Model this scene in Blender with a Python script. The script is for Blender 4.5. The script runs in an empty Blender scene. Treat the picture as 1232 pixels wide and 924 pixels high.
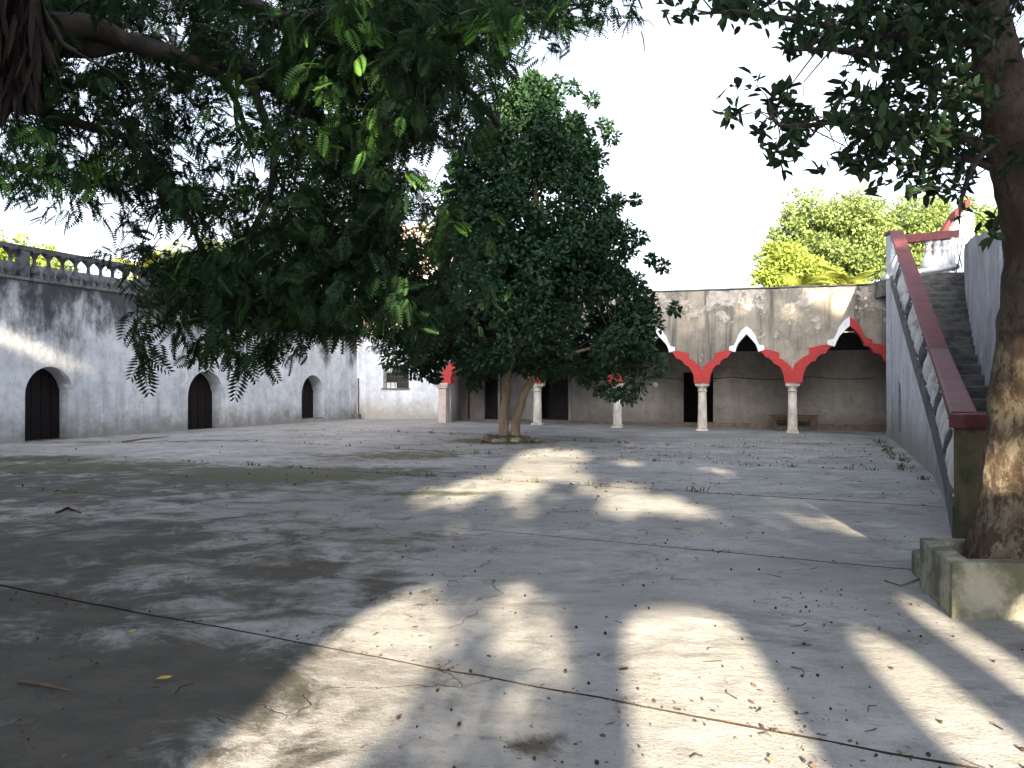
import bpy, math, random
import numpy as np
from mathutils import Vector, noise
from mathutils.geometry import tessellate_polygon

random.seed(7); rng = np.random.default_rng(7)
sc = bpy.context.scene
COL = sc.collection
R = math.radians

# ---------------------------------------------------------------- camera, sky, sun, exposure
F, HZ, EYE = 1000.0, 466.0, 1.6          # focal length in photo pixels, horizon row, eye height
cam_d = bpy.data.cameras.new('camera'); cam = bpy.data.objects.new('camera', cam_d); COL.objects.link(cam)
cam_d.sensor_width = 36.0; cam_d.lens = 36.0 * F / 1232.0
cam_d.clip_end = 2000.0; cam_d.clip_start = 0.05
cam.location = (0, 0, EYE)
cam.rotation_euler = (R(90) + math.atan((HZ - 462) / F), 0, 0)
sc.camera = cam

SUN_EL = 16.0
SX, SY = 0.0995, 0.995                   # the sunlight travels mostly away from the camera
sun_dir = Vector((SX * math.cos(R(SUN_EL)), SY * math.cos(R(SUN_EL)), -math.sin(R(SUN_EL))))
TAN = math.tan(R(SUN_EL))
world = bpy.data.worlds.new('World'); sc.world = world; world.use_nodes = True
wn = world.node_tree.nodes; wl = world.node_tree.links
sky = wn.new('ShaderNodeTexSky'); sky.sky_type = 'NISHITA'; sky.sun_disc = False
sky.sun_elevation = R(SUN_EL); sky.sun_rotation = math.atan2(-SX, -SY)
sky.air_density = 1.0; sky.dust_density = 4.0; sky.ozone_density = 1.0
bg = wn['Background']; bg.inputs['Strength'].default_value = 0.078
# thin bright morning veil of cloud over the blue
tcw = wn.new('ShaderNodeTexCoord'); nzw = wn.new('ShaderNodeTexNoise'); nzw.inputs['Scale'].default_value = 2.2; nzw.inputs['Detail'].default_value = 6
mpw = wn.new('ShaderNodeMapping'); mpw.inputs['Scale'].default_value = (1, 1, 3); wl.new(tcw.outputs['Generated'], mpw.inputs['Vector']); wl.new(mpw.outputs[0], nzw.inputs['Vector'])
rgw = wn.new('ShaderNodeMapRange'); rgw.inputs['From Min'].default_value = .3; rgw.inputs['From Max'].default_value = .65; rgw.inputs['To Min'].default_value = .50; rgw.inputs['To Max'].default_value = .92
wl.new(nzw.outputs['Fac'], rgw.inputs['Value'])
bww = wn.new('ShaderNodeRGBToBW'); wl.new(sky.outputs[0], bww.inputs[0])
scw = wn.new('ShaderNodeVectorMath'); scw.operation = 'SCALE'; scw.inputs[0].default_value = (1.37, 1.47, 1.68); wl.new(bww.outputs[0], scw.inputs['Scale'])
mxw = wn.new('ShaderNodeMix'); mxw.data_type = 'RGBA'; wl.new(rgw.outputs[0], mxw.inputs[0]); wl.new(sky.outputs[0], mxw.inputs[6]); wl.new(scw.outputs[0], mxw.inputs[7])
wl.new(mxw.outputs[2], bg.inputs['Color'])
sl = bpy.data.lights.new('sun', 'SUN'); sl.energy = 5.0; sl.angle = R(0.8); sl.color = (1.0, 0.85, 0.63)
so = bpy.data.objects.new('sun', sl); COL.objects.link(so)
so.rotation_euler = sun_dir.to_track_quat('-Z', 'Y').to_euler(); so.location = (0, -30, 40)
sc.view_settings.view_transform = 'Standard'; sc.view_settings.look = 'None'
sc.view_settings.exposure = 2.78; sc.view_settings.gamma = 1.0
sc.cycles.max_bounces = 6; sc.cycles.diffuse_bounces = 4; sc.cycles.transparent_max_bounces = 4

# ---------------------------------------------------------------- helpers
def V(px, py, Y):
    """point at depth Y seen in direction (px, py) of the photograph"""
    return Vector(((px - 616) / F * Y, Y, EYE - (py - HZ) / F * Y))

def interp(x, xs, ys): return float(np.interp(x, xs, ys))

def g(x, y):
    """ground height: the yard rises a little towards the back left"""
    s = (x - 0.957) * 0.9557 - (y - 33) * 0.2953
    t = min(1.0, max(0.0, (y - 17) / 12.0)); t = t * t * (3 - 2 * t)
    a = interp(s, [-9, -4, 0, 3.2, 6.4, 9.65, 13.5, 18], [0.02, .15, .10, .04, -.03, -.07, -.12, -.14])
    return a * t

def tag(o, label=None, cat=None, group=None, kind=None):
    if label: o['label'] = label
    if cat: o['category'] = cat
    if group: o['group'] = group
    if kind: o['kind'] = kind
    return o

def thing(name, loc, label, cat, group=None):
    o = bpy.data.objects.new(name, None); COL.objects.link(o); o.location = loc
    o.empty_display_size = 0.2
    return tag(o, label, cat, group)

def root_of(o):
    while o.parent: o = o.parent
    return o

def wloc(o):
    l = Vector((0, 0, 0))
    while o: l = l + Vector(o.location); o = o.parent
    return l

def link(name, me, parent=None, loc=None):
    o = bpy.data.objects.new(name, me); COL.objects.link(o)
    if parent: o.parent = parent
    if loc is not None: o.location = loc
    return o

def mesh_np(name, verts, loops, counts, mat, parent=None, smooth=False, uvar=None):
    """verts (N,3) world coordinates, loops flat, counts per face"""
    verts = np.asarray(verts, dtype=np.float32)
    if parent is not None: verts = verts - np.array(wloc(parent), dtype=np.float32)
    me = bpy.data.meshes.new(name)
    me.vertices.add(len(verts)); me.vertices.foreach_set('co', verts.ravel())
    loops = np.asarray(loops, dtype=np.int32); counts = np.asarray(counts, dtype=np.int32)
    me.loops.add(len(loops)); me.loops.foreach_set('vertex_index', loops)
    me.polygons.add(len(counts))
    st = np.zeros(len(counts), dtype=np.int32); st[1:] = np.cumsum(counts)[:-1]
    me.polygons.foreach_set('loop_start', st); me.polygons.foreach_set('loop_total', counts)
    if smooth: me.polygons.foreach_set('use_smooth', np.ones(len(counts), dtype=bool))
    if uvar is not None:
        at = me.attributes.new('vary', 'FLOAT', 'POINT'); at.data.foreach_set('value', np.asarray(uvar, dtype=np.float32))
    me.update(calc_edges=True)
    me.materials.append(mat)
    return link(name, me, parent)

class MB:
    """collects shapes in world coordinates and links them as ONE mesh object"""
    def __init__(s): s.v = []; s.f = []
    def add(s, vs, fs):
        b = len(s.v); s.v += [tuple(v) for v in vs]; s.f += [tuple(i + b for i in f) for f in fs]
    def box(s, x0, x1, y0, y1, z0, z1):
        s.frame_box(Vector((0, 0, 0)), Vector((1, 0, 0)), Vector((0, 1, 0)), x0, x1, y0, y1, z0, z1)
    def frame_box(s, O, u, n, a0, a1, b0, b1, z0, z1):
        P = lambda a, b, z: O + u * a + n * b + Vector((0, 0, z))
        vs = [P(a0, b0, z0), P(a1, b0, z0), P(a1, b1, z0), P(a0, b1, z0), P(a0, b0, z1), P(a1, b0, z1), P(a1, b1, z1), P(a0, b1, z1)]
        s.add(vs, [(0, 3, 2, 1), (4, 5, 6, 7), (0, 1, 5, 4), (1, 2, 6, 5), (2, 3, 7, 6), (3, 0, 4, 7)])
    def hexa(s, vs):
        s.add(vs, [(0, 3, 2, 1), (4, 5, 6, 7), (0, 1, 5, 4), (1, 2, 6, 5), (2, 3, 7, 6), (3, 0, 4, 7)])
    def tube(s, pts, rad, n=8, cap=True, wob=0.0):
        pts = [Vector(p) for p in pts]; b = len(s.v); m = len(pts)
        a = None
        for i, p in enumerate(pts):
            t = (pts[min(i + 1, m - 1)] - pts[max(i - 1, 0)]).normalized()
            if a is None: a = t.orthogonal().normalized()
            a = (a - t * a.dot(t)).normalized(); c = t.cross(a)
            r = rad[i] if hasattr(rad, '__len__') else rad
            for k in range(n):
                th = 2 * math.pi * k / n
                d = a * math.cos(th) + c * math.sin(th)
                q = p + d * r
                if wob: q = p + d * r * (1 + wob * noise.noise(q * 3.1) + wob * .6 * noise.noise(q * 9.0))
                s.v.append(tuple(q))
        for i in range(m - 1):
            for k in range(n):
                s.f.append((b + i * n + k, b + i * n + (k + 1) % n, b + (i + 1) * n + (k + 1) % n, b + (i + 1) * n + k))
        if cap:
            s.f.append(tuple(b + k for k in range(n))[::-1]); s.f.append(tuple(b + (m - 1) * n + k for k in range(n)))
    def lathe(s, c, prof, n=10, axis_u=None, sx=1.0, sy=1.0):
        """prof: list of (r, z) from bottom to top round the vertical through c"""
        b = len(s.v); m = len(prof)
        for r, z in prof:
            for k in range(n):
                th = 2 * math.pi * (k + .5) / n
                s.v.append((c[0] + r * sx * math.cos(th), c[1] + r * sy * math.sin(th), c[2] + z))
        for i in range(m - 1):
            for k in range(n):
                s.f.append((b + i * n + k, b + i * n + (k + 1) % n, b + (i + 1) * n + (k + 1) % n, b + (i + 1) * n + k))
        s.f.append(tuple(b + k for k in range(n))[::-1]); s.f.append(tuple(b + (m - 1) * n + k for k in range(n)))
    def build(s, name, mat, parent=None, smooth=False):
        off = wloc(parent) if parent else Vector((0, 0, 0))
        me = bpy.data.meshes.new(name)
        me.from_pydata([tuple(Vector(v) - off) for v in s.v], [], s.f)
        me.materials.append(mat)
        if smooth:
            for p in me.polygons: p.use_smooth = True
        me.update()
        return link(name, me, parent)

def bevel(o, w=0.01, seg=2):
    m = o.modifiers.new('bevel', 'BEVEL'); m.width = w; m.segments = seg; m.limit_method = 'ANGLE'; m.angle_limit = R(40)
    return o

def slab_poly(mb, O, u, n, outline, d0, d1, holes=()):
    """a plate in the plane (u, z) with holes, between depths d0 and d1 along n, with the reveals of every hole"""
    loops = [outline] + list(holes)
    vl = [[Vector((a, z, 0)) for a, z in lp] for lp in loops]
    tris = tessellate_polygon(vl)
    flat = [p for lp in loops for p in lp]
    N = len(flat); b = len(mb.v)
    for d in (d0, d1):
        for a, z in flat:
            mb.v.append(tuple(O + u * a + n * d + Vector((0, 0, z))))
    for t in tris:
        t = tuple(t)
        mb.f.append(tuple(b + i for i in t)); mb.f.append(tuple(b + N + i for i in t[::-1]))
    k = 0
    for lp in loops:
        m = len(lp)
        for i in range(m):
            j = (i + 1) % m
            mb.f.append((b + k + i, b + k + j, b + N + k + j, b + N + k + i))
        k += m

def arch(a0, a1, z0, h, n=12):
    """outline of a round headed opening"""
    r = (a1 - a0) / 2; c = (a0 + a1) / 2; zs = h - r
    return [(a0, z0), (a1, z0)] + [(c + r * math.cos(math.pi * k / n), zs + r * math.sin(math.pi * k / n)) for k in range(n + 1)]

def rect(a0, a1, z0, z1): return [(a0, z0), (a1, z0), (a1, z1), (a0, z1)]

# ---------------------------------------------------------------- materials
def nmat(name):
    m = bpy.data.materials.new(name); m.use_nodes = True
    nt = m.node_tree; b = nt.nodes['Principled BSDF']; b.inputs['Roughness'].default_value = .85
    return m, nt, b
class NT:
    def __init__(s, nt):
        s.nt = nt; s.geo = nt.nodes.new('ShaderNodeNewGeometry'); s.pos = s.geo.outputs['Position']
    def n(s, t, **k):
        x = s.nt.nodes.new(t)
        for a, b in k.items(): setattr(x, a, b)
        return x
    def l(s, a, b): s.nt.links.new(a, b)
    def vec(s, sc3, off=(0, 0, 0)):
        m = s.n('ShaderNodeMapping'); m.inputs['Scale'].default_value = sc3; m.inputs['Location'].default_value = off
        s.l(s.pos, m.inputs['Vector']); return m.outputs[0]
    def noise(s, scale, detail=4, rough=.55, vec=None, dist=0.0):
        x = s.n('ShaderNodeTexNoise'); x.inputs['Scale'].default_value = scale; x.inputs['Detail'].default_value = detail
        x.inputs['Roughness'].default_value = rough; x.inputs['Distortion'].default_value = dist
        s.l(vec if vec is not None else s.pos, x.inputs['Vector']); return x.outputs['Fac']
    def ramp(s, fac, a, b, smooth=True):
        x = s.n('ShaderNodeMapRange'); x.interpolation_type = 'SMOOTHSTEP' if smooth else 'LINEAR'
        x.inputs['From Min'].default_value = a; x.inputs['From Max'].default_value = b
        s.l(fac, x.inputs['Value']); return x.outputs['Result']
    def math(s, op, a, b=None, clamp=False):
        x = s.n('ShaderNodeMath', operation=op); x.use_clamp = clamp
        for i, v in enumerate((a, b)):
            if v is None: continue
            if isinstance(v, (int, float)): x.inputs[i].default_value = v
            else: s.l(v, x.inputs[i])
        return x.outputs[0]
    def mix(s, fac, a, b):
        x = s.n('ShaderNodeMix', data_type='RGBA')
        for i, v in ((0, fac), (6, a), (7, b)):
            if isinstance(v, (int, float)): x.inputs[i].default_value = v
            elif isinstance(v, tuple): x.inputs[i].default_value = (*v, 1)
            else: s.l(v, x.inputs[i])
        return x.outputs[2]
    def z(s):
        x = s.n('ShaderNodeSeparateXYZ'); s.l(s.pos, x.inputs[0]); return x.outputs['Z']
    def bump(s, h, strength, dist, b):
        x = s.n('ShaderNodeBump'); x.inputs['Strength'].default_value = strength; x.inputs['Distance'].default_value = dist
        s.l(h, x.inputs['Height']); s.l(x.outputs[0], b.inputs['Normal'])
    def attr(s, name):
        x = s.n('ShaderNodeAttribute'); x.attribute_name = name; return x.outputs['Fac']

def plaster(name, base, alt, mould, grime, zt=None, zb=None, mould_amt=.5, peel=None, peel_amt=.55, peel_z=None, streak=.5, spots=.4):
    m, nt, b = nmat(name); t = NT(nt)
    big = t.ramp(t.noise(.55, 6, .65, dist=.6), .35, .68)
    c = t.mix(big, base, alt)
    med = t.ramp(t.noise(2.6, 8, .7), .42, .72)
    c = t.mix(t.math('MULTIPLY', med, .5), c, tuple(x * .55 for x in alt))
    c = t.mix(t.math('MULTIPLY', t.ramp(t.noise(1.1, 9, .75, vec=t.vec((1, 1, 1), (9, 4, 2)), dist=.8), .55, .64), .45), c, tuple(min(.85, x * 1.35) for x in base))
    stk = t.ramp(t.noise(1.0, 7, .68, vec=t.vec((2.4, 2.4, .22)), dist=.3), .45, .70)
    c = t.mix(t.math('MULTIPLY', stk, streak), c, mould)
    z = t.z()
    if zt:                                   # black mould growing down from the coping
        f = t.ramp(t.math('ADD', z, t.math('MULTIPLY', t.math('SUBTRACT', t.noise(1.0, 7, .7, vec=t.vec((.9, .9, .5))), .5), 6.5)), zt[0], zt[1])
        c = t.mix(t.math('MULTIPLY', f, mould_amt), c, mould)
    if zb:                                   # splashed dirt near the ground
        f = t.ramp(t.math('ADD', z, t.math('MULTIPLY', t.math('SUBTRACT', t.noise(1.7, 7, .65), .5), 1.6)), zb[1], zb[0])
        c = t.mix(t.math('MULTIPLY', f, .75), c, grime)
    sp = t.ramp(t.noise(7.5, 6, .75), .58, .70)
    c = t.mix(t.math('MULTIPLY', sp, spots), c, mould)
    if peel:
        pn = t.noise(1.3, 9, .72, dist=.35)
        if peel_z: pn = t.math('ADD', pn, t.math('MULTIPLY', t.ramp(z, peel_z[0], peel_z[1]), .12))
        pf = t.ramp(pn, peel_amt, peel_amt + .02)
        c = t.mix(pf, c, t.mix(t.ramp(t.noise(6, 5, .7), .4, .6), peel[0], peel[1]))
        h = t.math('SUBTRACT', t.noise(14, 8, .7), t.math('MULTIPLY', pf, .8))
    else:
        h = t.noise(14, 8, .7)
    h2 = t.math('ADD', h, t.math('MULTIPLY', t.noise(1.6, 4, .5), 3.0))
    t.bump(h2, .55, .03, b)
    t.l(c, b.inputs['Base Color']); b.inputs['Roughness'].default_value = .92
    b.inputs['Specular IOR Level'].default_value = .2
    return m

def simple(name, col, col2=None, scale=6, rough=.8, bump=.3, dist=.01, stretch=(1, 1, 1), lo=.38, hi=.66):
    m, nt, b = nmat(name); t = NT(nt)
    v = t.vec(stretch)
    f = t.ramp(t.noise(scale, 7, .65, vec=v), lo, hi)
    t.l(t.mix(f, col, col2 or tuple(x * .7 for x in col)), b.inputs['Base Color'])
    t.bump(t.noise(scale * 3, 6, .7, vec=v), bump, dist, b)
    b.inputs['Roughness'].default_value = rough; b.inputs['Specular IOR Level'].default_value = .25
    return m

def leafmat(name, dark, light, trans=.25, yellow=None):
    m, nt, b = nmat(name); t = NT(nt)
    v = t.attr('vary')
    c = t.mix(v, dark, light)
    if yellow: c = t.mix(t.ramp(v, .985, .995), c, yellow)
    t.l(c, b.inputs['Base Color']); b.inputs['Roughness'].default_value = .6
    b.inputs['Specular IOR Level'].default_value = .14
    tr = t.n('ShaderNodeBsdfTranslucent'); t.l(c, tr.inputs['Color'])
    mx = t.n('ShaderNodeMixShader'); mx.inputs[0].default_value = trans
    t.l(b.outputs[0], mx.inputs[1]); t.l(tr.outputs[0], mx.inputs[2])
    t.l(mx.outputs[0], nt.nodes['Material Output'].inputs['Surface'])
    return m

M = {}
M['wall_left'] = plaster('limewash_stained', (.68, .70, .72), (.50, .515, .53), (.035, .036, .04), (.17, .15, .12), zt=(2.75, 4.5), zb=(.0, 1.0), mould_amt=.95, streak=.28, spots=.55)
M['wall_white'] = plaster('limewash_white', (.74, .75, .76), (.60, .60, .60), (.10, .10, .105), (.30, .25, .18), zb=(.1, 1.3), zt=(3.6, 5.8), mould_amt=.5, streak=.22, spots=.15)
M['arcade_front'] = plaster('grey_render_peeling', (.36, .315, .245), (.24, .21, .165), (.075, .07, .065), (.24, .21, .17), zt=(4.6, 6.6), mould_amt=.6, peel=((.50, .46, .39), (.40, .32, .26)), peel_amt=.60, peel_z=(3.6, 4.9), streak=.9, spots=.5)
M['arcade_back'] = plaster('ochre_grey_plaster', (.36, .325, .275), (.30, .27, .235), (.16, .14, .12), (.17, .14, .11), zb=(.0, 1.0), streak=.25, spots=.12)
M['stair_white'] = plaster('stair_limewash', (.54, .56, .60), (.38, .40, .43), (.06, .06, .065), (.16, .14, .11), zb=(.0, 1.6), streak=.3, spots=.5)
M['wall_right'] = plaster('grey_streaked_wall', (.36, .37, .40), (.24, .25, .27), (.05, .05, .055), (.12, .11, .09), zt=(4.2, 7.5), mould_amt=.6, zb=(.0, 1.6), streak=.12, spots=.45)
M['stair_dark'] = plaster('stair_mouldy', (.15, .15, .15), (.08, .08, .08), (.03, .03, .03), (.10, .09, .07), streak=.8, spots=.6)
M['house'] = plaster('pink_limewash', (.62, .50, .44), (.52, .40, .36), (.20, .17, .16), (.3, .25, .2), streak=.25, spots=.2)
M['stone'] = simple('column_stone', (.68, .61, .50), (.46, .40, .32), 5, .85, .4, .012, (1, 1, .5))
M['stone_pink'] = simple('pink_stone', (.60, .46, .40), (.48, .38, .32), 4, .85, .4, .01)
M['red'] = simple('red_paint', (.47, .05, .045), (.30, .05, .042), 9, .8, .6, .012, lo=.45, hi=.7)
M['red_rail'] = simple('dull_red_paint', (.135, .030, .030), (.075, .022, .024), 3.2, .62, .5, .01)
M['white_trim'] = simple('white_trim', (.80, .79, .76), (.60, .58, .55), 5, .85, .4, .01, lo=.5, hi=.75)
M['old_concrete'] = simple('old_concrete', (.17, .165, .15), (.06, .06, .055), 3.4, .9, .6, .02)
M['baluster'] = simple('baluster_plaster', (.56, .56, .55), (.22, .22, .21), 3, .9, .4, .008, lo=.45, hi=.75)
M['baluster_dark'] = simple('baluster_mouldy', (.12, .12, .125), (.045, .045, .05), 5, .9, .5, .01)
M['step'] = simple('step_stone', (.15, .145, .135), (.065, .064, .058), 3, .9, .6, .015, (1, 1, 2))
M['planter'] = simple('planter_concrete', (.31, .30, .24), (.11, .11, .075), 3.4, .9, .8, .03, lo=.35, hi=.62)
M['pedestal'] = simple('mossy_pedestal', (.11, .09, .055), (.045, .05, .025), 3, .95, .6, .02)
M['soil'] = simple('soil', (.10, .055, .035), (.05, .032, .022), 12, .95, 1, .03)
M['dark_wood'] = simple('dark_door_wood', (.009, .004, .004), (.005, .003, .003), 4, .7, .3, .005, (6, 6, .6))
M['wood'] = simple('weathered_wood', (.16, .10, .065), (.09, .06, .04), 5, .8, .4, .005, (1, 6, 1))
M['grey_board'] = simple('grey_boards', (.28, .26, .23), (.20, .18, .16), 4, .85, .4, .006, (5, 5, .6))
M['beam'] = simple('beam_wood', (.05, .045, .042), (.03, .028, .026), 5, .85, .3, .006)
M['iron'] = simple('iron', (.06, .055, .05), (.10, .06, .04), 10, .6, .3, .002)
M['pipe'] = simple('white_pipe', (.72, .73, .74), (.5, .5, .5), 4, .45, .2, .002)
M['cable'] = simple('black_cable', (.02, .02, .022), (.03, .03, .03), 5, .6, .1, .001)
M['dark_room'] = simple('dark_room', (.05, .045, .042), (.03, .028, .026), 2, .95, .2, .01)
M['bark_pale'] = simple('pale_bark', (.32, .24, .16), (.19, .14, .09), 5, .9, .8, .02, (1, 1, .3))
M['bark_dark'] = simple('dark_bark', (.06, .05, .045), (.035, .03, .027), 5, .9, .8, .02, (1, 1, .3))
M['bark_far'] = simple('far_bark', (.16, .13, .10), (.09, .07, .05), 5, .9, .6, .02)

def bark_mottled():
    m, nt, b = nmat('mottled_bark'); t = NT(nt)
    f1 = t.ramp(t.noise(6, 8, .75, vec=t.vec((1, 1, .6)), dist=.5), .44, .58)
    c = t.mix(f1, (.075, .052, .036), (.20, .17, .122))
    f2 = t.ramp(t.noise(22, 8, .75, vec=t.vec((1, 1, .5))), .50, .60)
    c = t.mix(f2, c, (.06, .042, .03))
    z = t.z()
    f3 = t.ramp(t.math('ADD', z, t.math('MULTIPLY', t.math('SUBTRACT', t.noise(2, 4), .5), 1.2)), 1.2, 2.3)
    c = t.mix(t.math('MULTIPLY', f3, .75), c, (.055, .043, .035))
    vo = t.n('ShaderNodeTexVoronoi'); vo.inputs['Scale'].default_value = 11; t.l(t.vec((1, 1, .35)), vo.inputs['Vector'])
    t.bump(t.math('ADD', t.noise(18, 10, .78, vec=t.vec((1, 1, .45))), vo.outputs['Distance']), .9, .045, b)
    t.l(c, b.inputs['Base Color']); b.inputs['Roughness'].default_value = .95; b.inputs['Specular IOR Level'].default_value = .15
    return m
M['bark_mottled'] = bark_mottled()

def concrete():
    m, nt, b = nmat('yard_concrete'); t = NT(nt)
    n1 = t.noise(.45, 7, .62, dist=.5); n2 = t.noise(3.1, 8, .7, vec=t.vec((1, 1.25, 1))); n3 = t.noise(24, 6, .75)
    c = t.mix(t.ramp(n1, .35, .7), (.35, .343, .325), (.215, .211, .20))
    c = t.mix(t.math('MULTIPLY', t.ramp(n2, .46, .66), .55), c, (.165, .16, .15))
    c = t.mix(t.math('MULTIPLY', t.ramp(n3, .52, .66), .5), c, (.14, .135, .125))
    pale = t.ramp(t.noise(1.1, 6, .6, vec=t.vec((1, 1.5, 1), (5, 3, 0))), .56, .68)
    c = t.mix(t.math('MULTIPLY', pale, .5), c, (.46, .445, .42))
    pt2 = t.ramp(t.noise(.8, 10, .78, vec=t.vec((1, 1.4, 1), (2, 8, 0)), dist=.7), .53, .60)
    c = t.mix(t.math('MULTIPLY', pt2, .5), c, (.115, .11, .10))
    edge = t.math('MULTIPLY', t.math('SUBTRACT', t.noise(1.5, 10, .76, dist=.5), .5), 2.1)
    dk = t.ramp(t.math('ADD', t.attr('stain_and_shade'), edge), .32, .78)
    c = t.mix(t.math('MULTIPLY', dk, .92), c, t.mix(t.ramp(n2, .4, .65), (.024, .022, .015), (.056, .050, .034)))  # tint for floor stains and for the shade painted in at left
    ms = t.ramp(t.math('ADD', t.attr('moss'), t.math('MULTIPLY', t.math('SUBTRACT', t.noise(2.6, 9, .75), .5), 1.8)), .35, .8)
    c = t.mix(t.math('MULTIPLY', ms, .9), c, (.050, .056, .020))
    sp = t.ramp(t.noise(9.0, 7, .8), .63, .70)
    c = t.mix(t.math('MULTIPLY', sp, .75), c, (.07, .065, .058))
    vo = t.n('ShaderNodeTexVoronoi', feature='DISTANCE_TO_EDGE'); vo.inputs['Scale'].default_value = .35
    wv = t.n('ShaderNodeVectorMath', operation='ADD'); nz = t.n('ShaderNodeTexNoise'); nz.inputs['Scale'].default_value = 1.3; nz.inputs['Detail'].default_value = 6
    t.l(t.pos, nz.inputs['Vector']); t.l(t.pos, wv.inputs[0]); t.l(nz.outputs['Color'], wv.inputs[1]); t.l(wv.outputs[0], vo.inputs['Vector'])
    crack = t.math('MULTIPLY', t.ramp(vo.outputs['Distance'], .0035, .001), t.ramp(n1, .48, .56))
    c = t.mix(t.math('MULTIPLY', crack, .8), c, (.05, .045, .04))
    h = t.math('ADD', t.math('MULTIPLY', n3, .5), t.math('MULTIPLY', n2, 1.2))
    h = t.math('ADD', h, t.math('MULTIPLY', t.noise(70, 4, .6), .3))
    h = t.math('SUBTRACT', h, crack)
    t.bump(h, .75, .018, b)
    t.l(c, b.inputs['Base Color'])
    b.inputs['Roughness'].default_value = .8; b.inputs['Specular IOR Level'].default_value = .3
    return m
M['concrete'] = concrete()
M['joint'] = simple('joint_dirt', (.04, .03, .022), (.02, .016, .012), 14, .95, .8, .01)
M['earth'] = simple('dry_earth', (.16, .14, .07), (.08, .09, .035), .3, .95, .6, .05)
M['leaf_center'] = leafmat('leaf_dark_green', (.014, .034, .017), (.038, .080, .034), .18)
M['leaf_left'] = leafmat('leaf_feathery', (.012, .032, .012), (.030, .068, .022), .10, (.12, .26, .05))
M['leaf_right'] = leafmat('leaf_glossy', (.014, .032, .016), (.038, .075, .030), .2)
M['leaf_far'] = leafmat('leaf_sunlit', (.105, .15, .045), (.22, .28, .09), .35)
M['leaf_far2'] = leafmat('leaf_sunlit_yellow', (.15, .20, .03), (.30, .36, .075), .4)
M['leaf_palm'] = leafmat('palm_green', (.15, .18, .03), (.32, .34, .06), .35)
M['leaf_shade'] = leafmat('leaf_shade_tree', (.02, .04, .015), (.045, .08, .03), .1)
M['litter'] = leafmat('dry_litter', (.035, .024, .015), (.14, .10, .055), .0)
M['pod'] = simple('dark_pod', (.03, .02, .015), (.015, .01, .01), 10)
M['dead_leaf'] = leafmat('dead_brown_leaf', (.010, .007, .006), (.028, .015, .011), .05)
M['yellow_leaf'] = simple('yellow_leaf', (.50, .34, .03), (.36, .22, .03), 20)

# ---------------------------------------------------------------- ground: terrain, yard base, slabs
LW_O = Vector((-14.39, 23.36, 0)); LW_U = Vector((.36, 1, 0)).normalized(); LW_N = Vector((-1, .36, 0)).normalized()
AR_O = Vector((.957, 33.0, 0)); AR_U = Vector((.9557, -.2953, 0)).normalized(); AR_N = Vector((.2953, .9557, 0)).normalized()

def grid(name, mat, x0, x1, y0, y1, nx, ny, zf, parent=None):
    xs = np.linspace(x0, x1, nx + 1); ys = np.linspace(y0, y1, ny + 1)
    v = [(x, y, zf(x, y)) for y in ys for x in xs]
    f = [(j * (nx + 1) + i, j * (nx + 1) + i + 1, (j + 1) * (nx + 1) + i + 1, (j + 1) * (nx + 1) + i) for j in range(ny) for i in range(nx)]
    mb = MB(); mb.add(v, f); return mb.build(name, mat, parent, True)
ter = grid('terrain', M['earth'], -500, 500, -300, 900, 40, 40, lambda x, y: -.42); tag(ter, kind='structure')
yard = grid('courtyard_floor', M['joint'], -34, 24, -12, 48, 60, 60, lambda x, y: g(x, y) - .035); tag(yard, kind='structure')

def gp(px, py):                                   # photo pixel on the flat yard
    Y = EYE * F / (py - HZ); return ((px - 616) / F * Y, Y)
STAINS_AND_SHADE = [(-5.0, 8.0, 4.4, 3.4, .52), (-8.5, 13.5, 7, 4.2, .52), (-2.6, 4.6, 1.7, .8, .8), (-2.6, 3.6, 1.6, .6, .75), (-4.5, 5.6, 2.2, .8, .6), (-3.2, 6.2, 2.6, 1.1, .55), (-5.5, 7.6, 3, 1.3, .6), (-6.5, 9.5, 3.5, 1.2, .45), (-2.2, 4.4, 1.3, .55, .75), (-3.4, 4.0, 1.3, .5, .8), (-2.0, 7.2, .9, .5, .6), (-1.1, 7.0, .35, .7, .5),  # real stains; the broad left patches also paint in canopy shade
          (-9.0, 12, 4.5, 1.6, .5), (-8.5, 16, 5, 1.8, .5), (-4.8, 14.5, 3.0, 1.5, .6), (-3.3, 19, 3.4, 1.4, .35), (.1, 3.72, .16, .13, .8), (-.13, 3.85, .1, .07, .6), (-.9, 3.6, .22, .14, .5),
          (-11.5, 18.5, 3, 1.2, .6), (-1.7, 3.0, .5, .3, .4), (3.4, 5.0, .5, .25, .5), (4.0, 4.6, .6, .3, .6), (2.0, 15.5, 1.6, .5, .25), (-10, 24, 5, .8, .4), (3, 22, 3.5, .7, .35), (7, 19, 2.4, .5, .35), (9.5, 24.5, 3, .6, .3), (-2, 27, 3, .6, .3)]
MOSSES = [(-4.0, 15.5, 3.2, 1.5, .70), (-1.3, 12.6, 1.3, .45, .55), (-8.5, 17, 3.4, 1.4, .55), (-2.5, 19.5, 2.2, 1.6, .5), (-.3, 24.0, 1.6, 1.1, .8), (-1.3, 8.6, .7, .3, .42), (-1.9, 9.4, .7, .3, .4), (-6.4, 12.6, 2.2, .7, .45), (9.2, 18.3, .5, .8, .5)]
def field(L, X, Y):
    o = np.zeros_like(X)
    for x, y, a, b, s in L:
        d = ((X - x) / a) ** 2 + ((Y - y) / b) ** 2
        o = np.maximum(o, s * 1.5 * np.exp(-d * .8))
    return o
AX = Vector((.8836, -.4683, 0)).normalized()      # joints run this way
C_J = [-9.0, -4.2, .2, 4.52, 9.15, 14.2, 19.6, 25.4, 31.4, 37.8, 44.5, 51]     # joint lines y = c - 0.53 x
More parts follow.
